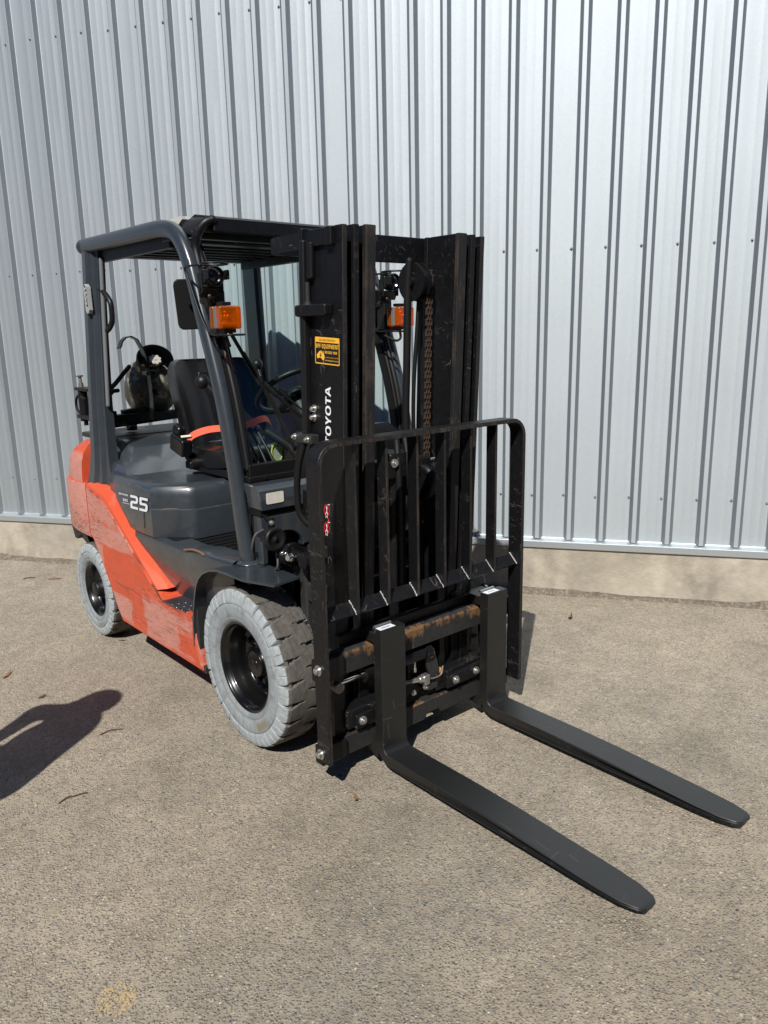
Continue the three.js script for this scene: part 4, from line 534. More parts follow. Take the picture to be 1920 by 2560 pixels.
// ---------------------------------------------------------------- mast (leans a little forward)
const TLT = 0.045, tl = (g) => { g = flat(g); const p = g.attributes.position; for (let i = 0; i < p.count; i++) p.setZ(i, p.getZ(i) + TLT * (p.getY(i) - 1.25)); return g; };
{
  const MX = -0.0105;
  for (const s of [-1, 1]) {
    const X = (a, b) => [Math.min(s * a, s * b) + MX, Math.max(s * a, s * b) + MX];
    const box = (xa, xb, y0, y1, z0, z1, r = 0.003) => tl(bx(...X(xa, xb), y0, y1, z0, z1, r));
    const O = grp('outer_mast_rail', FL), M = grp('middle_mast_rail', FL), I = grp('inner_mast_rail', FL);
    part('rail_web', [box(0.322, 0.340, 0.12, 1.962, 0.236, 0.4255)], blackPaint, O);
    part('rail_flange', [box(0.3225, 0.3395, 0.121, 1.961, 0.4250, 0.4285, 0.001)], rustEdge, O); part('rail_flange', [box(0.29, 0.3395, 0.121, 1.961, 0.2225, 0.238)], blackPaint, O);
    part('rail_web', [box(0.270, 0.286, 0.13, 1.966, 0.250, 0.412)], blackPaint, M);
    part('rail_flange', [box(0.2695, 0.2925, 0.131, 1.965, 0.4105, 0.4280)], blackWorn, M); part('rail_flange', [box(0.254, 0.288, 0.131, 1.965, 0.239, 0.252)], blackPaint, M);
    part('rail_web', [box(0.213, 0.229, 0.14, 1.968, 0.262, 0.412)], blackPaint, I);
    part('rail_flange', [box(0.1990, 0.2435, 0.141, 1.967, 0.4105, 0.4300)], rustEdge, I); part('rail_flange', [box(0.1990, 0.2435, 0.141, 1.967, 0.244, 0.264)], blackWorn, I);
    for (const [xa, y] of [[0.307, 1.90], [0.256, 1.91]]) P('mast_roller', [tl(cyl([s * xa + MX - 0.011, y, 0.352], [s * xa + MX + 0.011, y, 0.352], 0.045, 0.045, 24))], dirtySteel);
    P('roller_block', [box(0.2935, 0.3215, 0.3, 1.795, 0.30, 0.402)], blackWorn); P('roller_block', [box(0.2445, 0.2685, 0.3, 1.790, 0.30, 0.402)], blackPaint);
    P('lift_cylinder', [tl(cyl([s * 0.275 + MX, 0.2, 0.185], [s * 0.275 + MX, 1.72, 0.185], 0.032, 0.032, 20)), tl(cyl([s * 0.275 + MX, 1.70, 0.185], [s * 0.275 + MX, 1.76, 0.185], 0.040, 0.040, 20)), tl(cyl([s * 0.275 + MX, 1.76, 0.185], [s * 0.275 + MX, 1.9, 0.185], 0.02))], blackPaint);
    P('mast_foot', [box(0.33, 0.40, 0.16, 0.44, 0.20, 0.36, 0.012)], steelGrey); P('mast_lug', [box(0.335, 0.385, 0.62, 0.70, 0.24, 0.33, 0.012)], steelGrey); P('mast_lug', [box(0.335, 0.38, 0.80, 0.85, 0.25, 0.33, 0.008)], steelGrey);
  }
  // cross members
  P('mast_tie', [tl(bx(-0.36 + MX, 0.36 + MX, 1.872, 1.968, 0.205, 0.225, 0.004))], blackPaint);
  P('mast_tie', [tl(bx(-0.26 + MX, 0.26 + MX, 1.60, 1.70, 0.22, 0.235, 0.004)), tl(bx(-0.36 + MX, 0.36 + MX, 0.95, 1.05, 0.20, 0.222, 0.004))].slice(1), blackPaint); P('mast_tie', [tl(bx(-0.36 + MX, 0.36 + MX, 0.22, 0.42, 0.19, 0.222, 0.004))], blackPaint);
  // rear tie loop at the top
  P('mast_top_yoke', [loft([[0.40, 0], [0.30, 0], [0.20, 0.0], [0.10, 0.004], [0.03, 0.014], [-0.005, 0.035], [-0.02, 0.07], [-0.022, 0.15], [-0.022, 0.35], [-0.022, 0.524], [-0.02, 0.604], [-0.005, 0.639], [0.03, 0.66], [0.10, 0.67], [0.20, 0.674], [0.30, 0.674], [0.40, 0.674]].map(([z, dx], i, A) => { const cx = -0.352 + MX + dx, inw = i < 5 ? [0.018, 0] : i > 11 ? [-0.018, 0] : [i < 7 ? 0.013 : i > 9 ? -0.013 : 0, 0.016]; return [[cx, 1.905, z], [cx, 1.957, z], [cx + inw[0], 1.957, z + inw[1]], [cx + inw[0], 1.905, z + inw[1]]]; }), true, 0.6), bx(-0.362 + MX, -0.336 + MX, 1.899, 1.960, 0.385, 0.422, 0.006), bx(0.336 + MX, 0.362 + MX, 1.899, 1.960, 0.385, 0.422, 0.006)], blackPaint);
  // chain anchors and brackets on the rail's outside
  for (const s of [-1, 1]) {
    P('chain_bracket', [bx(Math.min(s * 0.350, s * 0.388), Math.max(s * 0.350, s * 0.388), 1.675, 1.715, 0.215, 0.395, 0.008)], blackPaint);
    P('anchor_bolt', [cyl([s * 0.362, 1.71, 0.265], [s * 0.362, 1.79, 0.267], 0.009), hexbolt([s * 0.362, 1.715, 0.265], [0, 1, 0], 0.014, 0.012)], steelGrey);
    P('hose_guard', [tl(bar([s * 0.362, 1.225, 0.225], [s * 0.362, 1.93, 0.225], 0.03, 0.03, 0.008)), tl(bar([s * 0.362, 1.80, 0.262], [s * 0.362, 1.92, 0.262], 0.018, 0.03, 0.006))], plastic);
    P('side_bolt', [hexbolt([s * 0.351, 1.353, 0.262], [s, 0, 0], 0.011, 0.014)], bright); P('side_bolt', [hexbolt([s * 0.351, 1.322, 0.259], [s, 0, 0], 0.011, 0.014)], bright);
    P('hose_clamp', [bx(Math.min(s * 0.350, s * 0.388), Math.max(s * 0.350, s * 0.388), 1.228, 1.262, 0.18, 0.285, 0.004)], steelGrey);
    P('clamp_bolt', [hexbolt([s * 0.388, 1.246, 0.265], [s, 0, 0], 0.008, 0.012)], bright); P('clamp_bolt', [hexbolt([s * 0.388, 1.25, 0.185], [s, 0, 0], 0.008, 0.012)], bright);
  }
  P('hydraulic_hose', [tube([[-0.370, 1.24, 0.222], [-0.387, 1.15, 0.20], [-0.39, 1.05, 0.185], [-0.385, 0.97, 0.185], [-0.37, 0.93, 0.20], [-0.35, 0.905, 0.22]], 0.013, 8)], rubber);
  P('hydraulic_hose', [tube([[0.088, 1.875, 0.30], [0.086, 1.75, 0.29], [0.086, 1.5, 0.28], [0.086, 1.3, 0.27], [0.088, 1.1, 0.27]], 0.015, 10)], rubber);
  P('hydraulic_hose', [tube([[0.138, 1.78, 0.30], [0.128, 1.62, 0.295], [0.120, 1.5, 0.29], [0.115, 1.38, 0.285], [0.117, 1.26, 0.28], [0.125, 1.12, 0.28]], 0.008, 8)], rubber);
  P('hydraulic_hose', [tube([[-0.02, 0.62, 0.34], [-0.022, 0.9, 0.345], [-0.02, 1.1, 0.34], [0.0, 1.2, 0.31]], 0.013, 8), tube([[0.03, 0.62, 0.35], [0.032, 0.9, 0.352], [0.03, 1.12, 0.34], [0.05, 1.22, 0.30]], 0.012, 8)], rubber);
  P('chain_pulley', [cyl([0.10, 1.80, 0.30], [0.13, 1.80, 0.30], 0.062, 0.062, 28), cyl([0.094, 1.80, 0.30], [0.100, 1.80, 0.30], 0.072, 0.072, 28), cyl([0.13, 1.80, 0.30], [0.136, 1.80, 0.30], 0.072, 0.072, 28), cyl([0.08, 1.80, 0.30], [0.17, 1.80, 0.30], 0.02)], blackPaint);
  // roller chains: plates and pins
  const chain = (x0, y0, z0, x1, y1, z1, w, pitch) => {
    const G = [], L = Math.hypot(y1 - y0, z1 - z0, x1 - x0), n = Math.floor(L / pitch), plate = flat(new THREE.CapsuleGeometry(pitch * 0.34, pitch * 0.72, 2, 6)); plate.scale(1, 1, 1);
    for (let k = 0; k < n; k++) {
      const t = k / n, x = lerp(x0, x1, t), y = lerp(y0, y1, t), z = lerp(z0, z1, t), off = k % 2 ? [-0.5, 0, 0.5] : [-0.25, 0.25];
      for (const o of off) { const p = plate.clone(); p.applyMatrix4(new THREE.Matrix4().makeScale(0.16, 1, 1)); G.push(at(p, x + o * w, y, z)); }
      G.push(cyl([x - w * 0.62, y + pitch / 2, z], [x + w * 0.62, y + pitch / 2, z], pitch * 0.17, pitch * 0.17, 6));
    }
    return mergeGeometries(G);
  };
  P('lift_chain', [chain(0.150, 1.83, 0.345, 0.148, 1.11, 0.320, 0.026, 0.0195)], std({ map: dataTex(128, 128, (u, v, o) => { const k = nB(u, v); o[0] = lerp(0.05, 0.15, k); o[1] = lerp(0.04, 0.095, k); o[2] = lerp(0.034, 0.065, k); }, 0.1), roughness: 0.5, metalness: 0.55 }));
  P('lift_chain', [chain(-0.09, 1.02, 0.33, -0.09, 0.56, 0.315, 0.024, 0.0195)], dirtySteel);
  P('centre_cylinder', [cyl([0.0, 0.2, 0.27], [0.0, 1.14, 0.285], 0.05, 0.05, 24), cyl([0.0, 1.12, 0.285], [0.0, 1.16, 0.285], 0.06, 0.06, 24), bx(-0.10, 0.16, 1.06, 1.13, 0.24, 0.34, 0.01)], blackPaint);
  P('valve_bolt', [hexbolt([-0.045, 1.125, 0.345], [0, 0, 1], 0.012, 0.012), cyl([0.14, 1.115, 0.33], [0.185, 1.118, 0.34], 0.006)], bright);
  P('hose_pulley', [at(new THREE.TorusGeometry(0.055, 0.022, 8, 24), 0.12, 1.03, 0.33, 0, Math.PI / 2), cyl([0.10, 1.03, 0.33], [0.14, 1.03, 0.33], 0.04), at(new THREE.TorusGeometry(0.055, 0.022, 8, 24), 0.175, 1.03, 0.33, 0, Math.PI / 2)], blackPaint);
}
// ---------------------------------------------------------------- carriage, side shifter, load backrest, forks
{
  const C = grp('carriage', FL), xl = -0.456, xr = 0.385;
  part('upper_fork_bar', [ext([[0.432, 0.418], [0.474, 0.414], [0.474, 0.487], [0.468, 0.496], [0.440, 0.503], [0.432, 0.500]], 'x', xl, xr, 0.002)], rustBar, C, { uv0: true, label: 'rust-streaked upper fork bar' });
  part('lower_fork_bar', [ext([[xl, 0.089], [-0.05, 0.089], [-0.02, 0.089], [0.0, 0.112], [0.06, 0.112], [0.075, 0.093], [xr, 0.093], [xr, 0.168], [xl, 0.168]], 'z', 0.432, 0.474, 0.003)], rustBar, C, { uv0: true });
  part('side_plate', [bx(xl + 0.002, xl + 0.05, 0.165, 0.42, 0.434, 0.456, 0.003)], blackPaint, C); part('side_plate', [bx(xr - 0.05, xr - 0.002, 0.165, 0.42, 0.434, 0.456, 0.003)], blackPaint, C);
  part('back_bar', [bx(-0.40, 0.40, 0.44, 0.54, 0.395, 0.428, 0.004), bx(-0.36, 0.36, 0.19, 0.255, 0.395, 0.43, 0.004), bx(-0.30, -0.25, 0.14, 0.62, 0.36, 0.41, 0.004), bx(0.25, 0.30, 0.14, 0.62, 0.36, 0.41, 0.004), bx(-0.06, -0.03, 0.2, 0.5, 0.38, 0.42, 0.003), bx(0.12, 0.15, 0.2, 0.5, 0.38, 0.42, 0.003), bx(0.20, 0.24, 0.16, 0.56, 0.37, 0.41, 0.003)], blackPaint, C);
  part('retainer_block', [bx(-0.412, -0.20, 0.186, 0.262, 0.415, 0.476, 0.008), bx(-0.378, -0.20, 0.182, 0.24, 0.474, 0.490, 0.003)], blackWorn, C); part('retainer_block', [bx(0.05, 0.32, 0.186, 0.262, 0.415, 0.470, 0.008), bx(0.092, 0.32, 0.192, 0.246, 0.468, 0.492, 0.004)], blackWorn, C);
  for (const [x, y, z] of [[-0.351, 0.213, 0.490], [0.141, 0.218, 0.492], [0.262, 0.221, 0.492]]) part('retainer_bolt', [hexbolt([x, y, z], [0, 0, 1], 0.0125, 0.012)], bright, C);
  part('shift_cylinder', [cyl([-0.26, 0.370, 0.445], [0.02, 0.366, 0.445], 0.027, 0.027, 20), cyl([-0.31, 0.371, 0.445], [-0.26, 0.37, 0.445], 0.032, 0.032, 20), cyl([0.0, 0.366, 0.446], [0.03, 0.366, 0.446], 0.034, 0.034, 20)], blackPaint, C);
  part('shift_rod', [cyl([-0.43, 0.372, 0.445], [-0.30, 0.371, 0.445], 0.0125)], chrome, C);
  part('shift_pin', [cyl([-0.436, 0.362, 0.40], [-0.436, 0.362, 0.470], 0.02, 0.02, 18), cyl([0.022, 0.362, 0.42], [0.022, 0.362, 0.475], 0.016, 0.016, 18)], dirtySteel, C);
  part('shift_lug', [bx(-0.455, -0.415, 0.33, 0.40, 0.42, 0.452, 0.01)], steelGrey, C); part('shift_lug', [bar([0.025, 0.37, 0.45], [0.062, 0.235, 0.452], 0.05, 0.02, 0.003), bx(0.0, 0.09, 0.205, 0.228, 0.42, 0.47, 0.003)], steelGrey, C);
  part('hydraulic_fitting', [cyl([-0.075, 0.268, 0.455], [-0.022, 0.262, 0.460], 0.010, 0.012, 8), cyl([-0.035, 0.263, 0.459], [-0.015, 0.261, 0.461], 0.016, 0.016, 6), bx(-0.018, 0.012, 0.235, 0.278, 0.447, 0.476, 0.004), hexbolt([-0.005, 0.224, 0.462], [0, 0, 1], 0.008, 0.012), cyl([-0.05, 0.30, 0.45], [-0.05, 0.345, 0.45], 0.006, 0.006, 8), cyl([-0.05, 0.30, 0.45], [-0.05, 0.315, 0.45], 0.009, 0.009, 6), hexbolt([-0.062, 0.215, 0.455], [0, 0, 1], 0.008, 0.01)], bright, C);
  part('hydraulic_line', [tube([[0.01, 0.255, 0.462], [0.04, 0.25, 0.468], [0.075, 0.256, 0.472], [0.09, 0.285, 0.468]], 0.004, 6), tube([[-0.075, 0.268, 0.455], [-0.12, 0.272, 0.45], [-0.17, 0.27, 0.44]], 0.009, 6)], dirtySteel, C);
  part('bearing_pad', [bx(0.075, 0.10, 0.257, 0.272, 0.44, 0.466, 0.003)], std({ color: lin(0.5, 0.22, 0.06), roughness: 0.6 }), C);
}
{
  const B = grp('load_backrest', FL), xl = -0.556, xr = 0.480, yt = 1.272, yb = 0.134, r = 0.075, t = 0.016;
  const U = (inset) => { const q = [], R = r - inset; q.push([xl + inset, yb]); for (let k = 0; k <= 8; k++) { const a = Math.PI - k / 8 * Math.PI / 2; q.push([xl + inset + R + Math.cos(a) * R, yt - inset - R + Math.sin(a) * R]); } for (let k = 0; k <= 8; k++) { const a = Math.PI / 2 - k / 8 * Math.PI / 2; q.push([xr - inset - R + Math.cos(a) * R, yt - inset - R + Math.sin(a) * R]); } q.push([xr - inset, yb]); return q; };
  part('backrest_frame', [ext([...U(0), ...U(t).reverse()], 'z', 0.486, 0.555, 0.002)], blackWorn, B);
  part('worn_edge', [ext([...U(0.0015), ...U(t - 0.0015).reverse()], 'z', 0.5545, 0.5562)], rustEdge, B);
  const weldM = std({ color: lin(0.42, 0.42, 0.42), roughness: 0.45, metalness: 0.6 });
  const bars = [-0.392, -0.249, -0.104, 0.036, 0.178, 0.322];
  bars.forEach((x, k) => part('backrest_bar', [bx(x - 0.006, x + 0.006, 0.655, yt - t + 0.002, 0.490, 0.538, 0.002)], k % 2 ? blackWorn : blackPaint, B));
  bars.forEach((x) => part('bar_edge', [bx(x - 0.0052, x + 0.0052, 0.656, yt - t, 0.5375, 0.5388, 0.0004)], rustEdge, B));
  const ex = [xl + t, ...bars, xr - t];
  for (let k = 0; k + 1 < ex.length; k++) part('cross_bar', [at(rb(ex[k + 1] - ex[k] - (k && k < ex.length - 2 ? 0.012 : 0.006), 0.012, 0.054, 0.002), (ex[k] + ex[k + 1]) / 2, 0.673, 0.514, 0.78, 0, 0)], blackPaint, B);
  bars.forEach((x) => { const R = rng(Math.round(x * 1000) + 900), g = []; for (let i = 0; i < 11; i++) g.push(at(new THREE.SphereGeometry(0.0027 + 0.0018 * R(), 6, 4), x - 0.0095 + (R() - 0.5) * 0.003, 0.6960 - i * 0.0039, 0.4985 + i * 0.0039)); part('weld_bead', g, weldM, B); });
  { const g = []; for (let i = 0; i < 9; i++) g.push(at(new THREE.SphereGeometry(0.0045, 6, 4), xr - t - 0.004, 0.696 - i * 0.0046, 0.4985 + i * 0.0046)); part('weld_bead', g, weldM, B); }
  for (const [y, z] of [[0.484, 0.511], [0.162, 0.505]]) for (const s of [0, 1]) part('post_bolt', [hexbolt([s ? xr : xl, y, z], [s ? 1 : -1, 0, 0], 0.0135, 0.014)], bright, B);
  for (const [a, b] of [[xl + t, -0.43], [0.38, xr - t]]) for (const [c, d] of [[0.42, 0.50], [0.10, 0.17]]) part('backrest_lug', [bx(a, b, c, d, 0.446, 0.492, 0.003)], blackPaint, B);
}
function fork(x) {
  const F = grp('fork', FL), th = 0.045, z0 = 0.497, zf = 0.542, yt = 0.564, yb = 0.075, L = 1.072, h = 0.0593;
  const out = [], bt = 0.030; // side outline, (z,y), counter-clockwise from the shank top
  out.push([z0, yt], [z0, 0.12]); for (let k = 1; k <= 6; k++) { const a = Math.PI + k / 6 * Math.PI / 2; out.push([z0 + 0.085 + Math.cos(a) * 0.085, bt + 0.085 + Math.sin(a) * 0.085]); }
  const zt = [0.7, 0.9, 1.1, 1.25, 1.35, 1.42, 1.47, 1.51, 1.545, 1.575, 1.597, 1.610, 1.614];
  for (const z of zt) out.push([z, lerp(bt, 0.041, sst(0.8, 1.6, z))]);
  for (const z of [...zt].reverse()) out.push([z, lerp(yb, 0.0515, sst(0.9, 1.614, z)) - (z > 1.61 ? 0.002 : 0)]);
  for (let k = 1; k <= 6; k++) { const a = -Math.PI / 2 - k / 6 * Math.PI / 2; out.push([zf + 0.028 + Math.cos(a) * 0.028, yb + 0.028 + Math.sin(a) * 0.028]); }
  out.push([zf, yt]);
  const g = ext(out, 'x', x - h, x + h, 0.002), p = g.attributes.position;
  for (let i = 0; i < p.count; i++) { const z = p.getZ(i); let f = 1; if (z > 1.45) f = z < 1.545 ? lerp(1, 0.90, (z - 1.45) / 0.095) : z < 1.597 ? lerp(0.90, 0.66, (z - 1.545) / 0.052) : lerp(0.66, 0.40, (z - 1.597) / 0.017); p.setX(i, x + (p.getX(i) - x) * f); }
  g.computeVertexNormals(); part('fork_blade', [toCreasedNormals(g, 0.5)], forkPaint, F);
  part('fork_hook', [ext([[0.500, 0.02], [0.500, 0.085], [0.432, 0.084], [0.428, 0.105], [0.418, 0.105], [0.418, 0.06], [0.43, 0.045]].map(([a, b]) => [a, b + 0.02]), 'x', x - h + 0.004, x + h - 0.004, 0.002)], forkPaint, F);
  part('fork_hook', [ext([[0.500, 0.545], [0.430, 0.545], [0.424, 0.535], [0.424, 0.478], [0.431, 0.478], [0.431, 0.508], [0.500, 0.508]], 'x', x - h, x + h, 0.002)], forkPaint, F);
  part('locking_pin', [cyl([x - 0.045, 0.558, 0.485], [x + 0.035, 0.558, 0.485], 0.009, 0.009, 12), cyl([x - 0.01, 0.51, 0.482], [x - 0.01, 0.556, 0.485], 0.008)], std({ color: lin(0.45, 0.44, 0.42), roughness: 0.35, metalness: 0.8 }), F);
  const tex = canvasTex(256, 96, (c, w, hh) => { c.fillStyle = '#dfe6ee'; c.fillRect(0, 0, w, hh); c.fillStyle = '#2a2c30'; const R = rng(3); let px = 62; while (px < 200) { const b = 2 + R() * 5; c.fillRect(px, 34, b, 26); px += b + 2 + R() * 4; } });
  part('fork_label', [quad([x - h + 0.004, yt + 0.0012, zf - 0.006], [x + 0.018, yt + 0.0012, zf - 0.006], [x + 0.018, yt + 0.0012, z0 + 0.008], [x - h + 0.004, yt + 0.0012, z0 + 0.008])][0], std({ map: tex, roughness: 0.4 }), F, { raw: true });
}
fork(-0.2377); fork(0.3375);

// ---------------------------------------------------------------- print on the forklift
{
  const xm = -0.340 - 0.0105 - 0.0012, mz = (y, z) => z; // outer face of the mast rail
  const yellow = canvasTex(560, 380, (c, w, h) => {
    c.fillStyle = '#f2b233'; c.beginPath(); c.roundRect(0, 0, w, h, 18); c.fill(); c.fillStyle = '#17150f'; c.fillRect(14, 74, w - 28, h - 90);
    c.fillStyle = '#1c1810'; c.textAlign = 'center'; c.font = 'bold 36px sans-serif'; c.save(); c.translate(w / 2, 54); c.scale(0.92, 1); c.fillText('SOLD AND SERVICED BY', 0, 0); c.restore();
    c.fillStyle = '#f4b73a'; c.font = 'bold 84px sans-serif'; c.save(); c.translate(w / 2, 156); c.scale(0.80, 1); c.fillText('BPF EQUIPMENT', 0, 0); c.restore();
    c.font = 'bold 50px sans-serif'; c.textAlign = 'left'; c.save(); c.translate(222, 226); c.scale(0.95, 1); c.fillText('08 8262 1000', 0, 0); c.restore();
    c.font = '23px sans-serif'; c.fillText('12 Gawler Rd, Regan Grove 5000', 226, 288, 310); c.font = 'bold 25px sans-serif'; c.fillText('www.bpfequipment.com.au', 226, 330, 310);
    c.beginPath(); [[48, 300], [36, 262], [52, 236], [76, 226], [92, 204], [112, 196], [122, 204], [136, 190], [156, 192], [152, 210], [172, 224], [180, 194], [190, 190], [196, 222], [214, 252], [220, 282], [206, 318], [184, 330], [164, 318], [158, 304], [142, 302], [128, 288], [100, 292], [74, 306]].forEach(([a, b], i) => (i ? c.lineTo(a, b) : c.moveTo(a, b))); c.closePath(); c.fill(); c.beginPath(); c.ellipse(196, 348, 8, 7, 0, 0, 7); c.fill();
    c.fillStyle = '#17150f'; c.fillRect(112, 226, 30, 34); c.fillRect(104, 262, 46, 14); c.fillStyle = '#f4b73a'; c.fillRect(120, 234, 14, 14);
  });
  decal('dealer_sticker', yellow, quad([xm, 1.515, 0.2810], [xm, 1.507, 0.4210], [xm, 1.599, 0.4250], [xm, 1.607, 0.2850]), FL);
  const toy = canvasTex(1024, 200, (c, w, h) => { c.clearRect(0, 0, w, h); c.fillStyle = '#e6e8ea'; c.font = 'bold 232px sans-serif'; c.textAlign = 'center'; c.save(); c.translate(w / 2, 182); c.scale(1.08, 1); c.fillText('TOYOTA', 0, 0, 930); c.restore(); });
  decal('mast_lettering', toy, quad([xm, 1.222, 0.3595], [xm, 1.441, 0.3695], [xm, 1.444, 0.3325], [xm, 1.225, 0.3195]), FL);
  const warn = canvasTex(220, 420, (c, w, h) => {
    c.fillStyle = '#0e0e10'; c.fillRect(0, 0, w, h);
    for (const y of [100, 300]) { c.strokeStyle = '#c81e28'; c.lineWidth = 13; c.beginPath(); c.ellipse(70, y, 46, 60, 0, 0, 7); c.stroke(); c.fillStyle = '#e6e6e6'; c.beginPath(); c.ellipse(70, y - 34, 10, 12, 0, 0, 7); c.fill(); c.fillRect(60, y - 24, 20, 34); c.save(); c.translate(70, y + 8); c.rotate(0.5); c.fillRect(-5, 0, 11, 46); c.rotate(-0.9); c.fillRect(-5, 0, 11, 46); c.restore(); c.fillRect(50, y + 62, 10, 24); c.fillRect(76, y + 62, 10, 24); c.fillRect(92, y - 74, 34, 9); c.save(); c.strokeStyle = '#c81e28'; c.lineWidth = 10; c.beginPath(); c.moveTo(36, y - 44); c.lineTo(104, y + 44); c.stroke(); c.restore(); c.strokeStyle = '#34363a'; c.lineWidth = 8; c.strokeRect(138, y - 84, 40, 130); c.beginPath(); c.arc(190, y + 64, 14, 0, 4.5); c.stroke(); }
    c.fillStyle = '#d01f2c'; c.beginPath(); c.moveTo(104, 178); c.lineTo(126, 226); c.lineTo(84, 226); c.fill();
  });
  decal('warning_sticker', warn, quad([xm, 0.878, 0.2850], [xm, 0.878, 0.3580], [xm, 1.020, 0.3670], [xm, 1.020, 0.2940]), FL);
  // hood badge: 25, with the small lines beside it
  const n25 = canvasTex(900, 460, (c, w, h) => {
    c.clearRect(0, 0, w, h); c.fillStyle = c.strokeStyle = '#d9dcdf';
    c.lineWidth = 62; c.lineCap = 'butt'; c.lineJoin = 'round';
    const two = (x) => { c.beginPath(); c.moveTo(x, 96); c.lineTo(x + 150, 96); c.arcTo(x + 196, 96, x + 196, 140, 40); c.lineTo(x + 196, 190); c.arcTo(x + 196, 232, x + 150, 232, 40); c.lineTo(x + 74, 232); c.arcTo(x + 30, 232, x + 30, 276, 40); c.lineTo(x + 30, 368); c.lineTo(x + 228, 368); c.stroke(); };
    const five = (x) => { c.beginPath(); c.moveTo(x + 232, 96); c.lineTo(x + 32, 96); c.lineTo(x + 32, 226); c.lineTo(x + 160, 226); c.arcTo(x + 204, 226, x + 204, 268, 40); c.lineTo(x + 204, 326); c.arcTo(x + 204, 368, x + 160, 368, 40); c.lineTo(x, 368); c.stroke(); };
    c.save(); c.transform(1, 0, -0.05, 1, 30, 0); two(344); five(612); c.restore();
    c.font = 'bold 58px sans-serif'; c.fillText('TOYOTA', 92, 118, 210); c.beginPath(); c.lineWidth = 6; c.ellipse(48, 98, 30, 22, 0, 0, 7); c.stroke(); c.beginPath(); c.ellipse(48, 94, 12, 20, 0, 0, 7); c.stroke(); c.beginPath(); c.ellipse(48, 86, 26, 9, 0, 0, 7); c.stroke();
    c.font = 'bold 92px sans-serif'; c.fillText('SAS', 128, 262, 180); c.fillRect(120, 300, 210, 12);
  });
  const xb = (z) => -0.5485 + 0.004 * sst(-0.90, -0.80, z);
  decal('hood_badge', n25, quad([xb(-1.16), 0.796, -1.155], [xb(-0.82), 0.812, -0.815], [xb(-0.82), 0.905, -0.800], [xb(-1.16), 0.889, -1.150], 6), FL);
}

// ---------------------------------------------------------------- gas bracket (part of the forklift) and the gas cylinder standing in it
{
  const Bk = grp('gas_bracket', FL);
  part('bracket_frame', [bar([-0.43, 1.185, -1.60], [0.42, 1.185, -1.62], 0.05, 0.06, 0.006), bar([-0.40, 1.14, -1.72], [0.30, 1.20, -1.55], 0.03, 0.04, 0.005), bx(-0.42, -0.36, 1.15, 1.235, -1.66, -1.54, 0.006), bar([-0.30, 1.20, -1.62], [-0.18, 1.21, -1.62], 0.06, 0.05, 0.006), bar([-0.16, 1.21, -1.62], [-0.02, 1.20, -1.8], 0.05, 0.02, 0.004), cyl([-0.2, 1.1, -1.75], [-0.2, 1.19, -1.75], 0.03), cyl([0.12, 1.1, -1.75], [0.12, 1.19, -1.75], 0.025)], blackPaint, Bk);
  part('hinge_post', [cyl([-0.42, 1.165, -1.855], [-0.42, 1.345, -1.855], 0.026, 0.026, 16), bx(-0.45, -0.34, 1.335, 1.352, -1.90, -1.70, 0.003), bx(-0.45, -0.34, 1.180, 1.20, -1.90, -1.60, 0.003), cyl([-0.42, 1.14, -1.85], [-0.42, 1.18, -1.85], 0.012), bar([-0.40, 1.1, -1.75], [-0.40, 1.34, -1.72], 0.02, 0.05)], blackPaint, Bk);
  part('spring_pin', [cyl([-0.42, 1.35, -1.868], [-0.42, 1.412, -1.875], 0.009), cyl([-0.42, 1.408, -1.875], [-0.42, 1.416, -1.876], 0.017, 0.019, 14), cyl([-0.42, 1.352, -1.868], [-0.42, 1.376, -1.87], 0.014)], dirtySteel, Bk);
  part('gas_hose', [tube([[-0.42, 1.315, -1.90], [-0.425, 1.28, -1.955], [-0.425, 1.23, -1.96], [-0.42, 1.195, -1.91]], 0.008, 6), tube([[-0.245, 1.462, -1.60], [-0.28, 1.435, -1.585], [-0.335, 1.385, -1.57], [-0.385, 1.345, -1.55], [-0.41, 1.29, -1.53], [-0.405, 1.22, -1.52]], 0.0125, 8), tube([[-0.36, 1.345, -1.50], [-0.39, 1.34, -1.50], [-0.415, 1.30, -1.50], [-0.412, 1.2, -1.48]], 0.011, 8)], rubber, Bk);
  // strap: flat band, open clamp end curling over
  const path = [[-0.332, 1.562], [-0.322, 1.574], [-0.313, 1.598], [-0.29, 1.619], [-0.258, 1.625], [-0.225, 1.607], [-0.20, 1.56], [-0.182, 1.508], [-0.172, 1.43], [-0.167, 1.36], [-0.164, 1.31], [-0.168, 1.24], [-0.178, 1.175]], nn = path.map((p, i) => { const a = path[Math.max(0, i - 1)], b = path[Math.min(path.length - 1, i + 1)], l = Math.hypot(b[0] - a[0], b[1] - a[1]); return [-(b[1] - a[1]) / l, (b[0] - a[0]) / l]; });
  part('clamp_strap', [loft(path.map(([x, y], i) => { const [a, b] = nn[i]; return [[x, y, -1.54], [x, y, -1.495], [x - a * 0.006, y - b * 0.006, -1.495], [x - a * 0.006, y - b * 0.006, -1.54]]; }), true, 0.7), bx(-0.200, -0.145, 1.415, 1.44, -1.545, -1.488, 0.004), bx(-0.178, -0.148, 1.305, 1.345, -1.50, -1.48, 0.004)], plasticGloss, Bk);
}
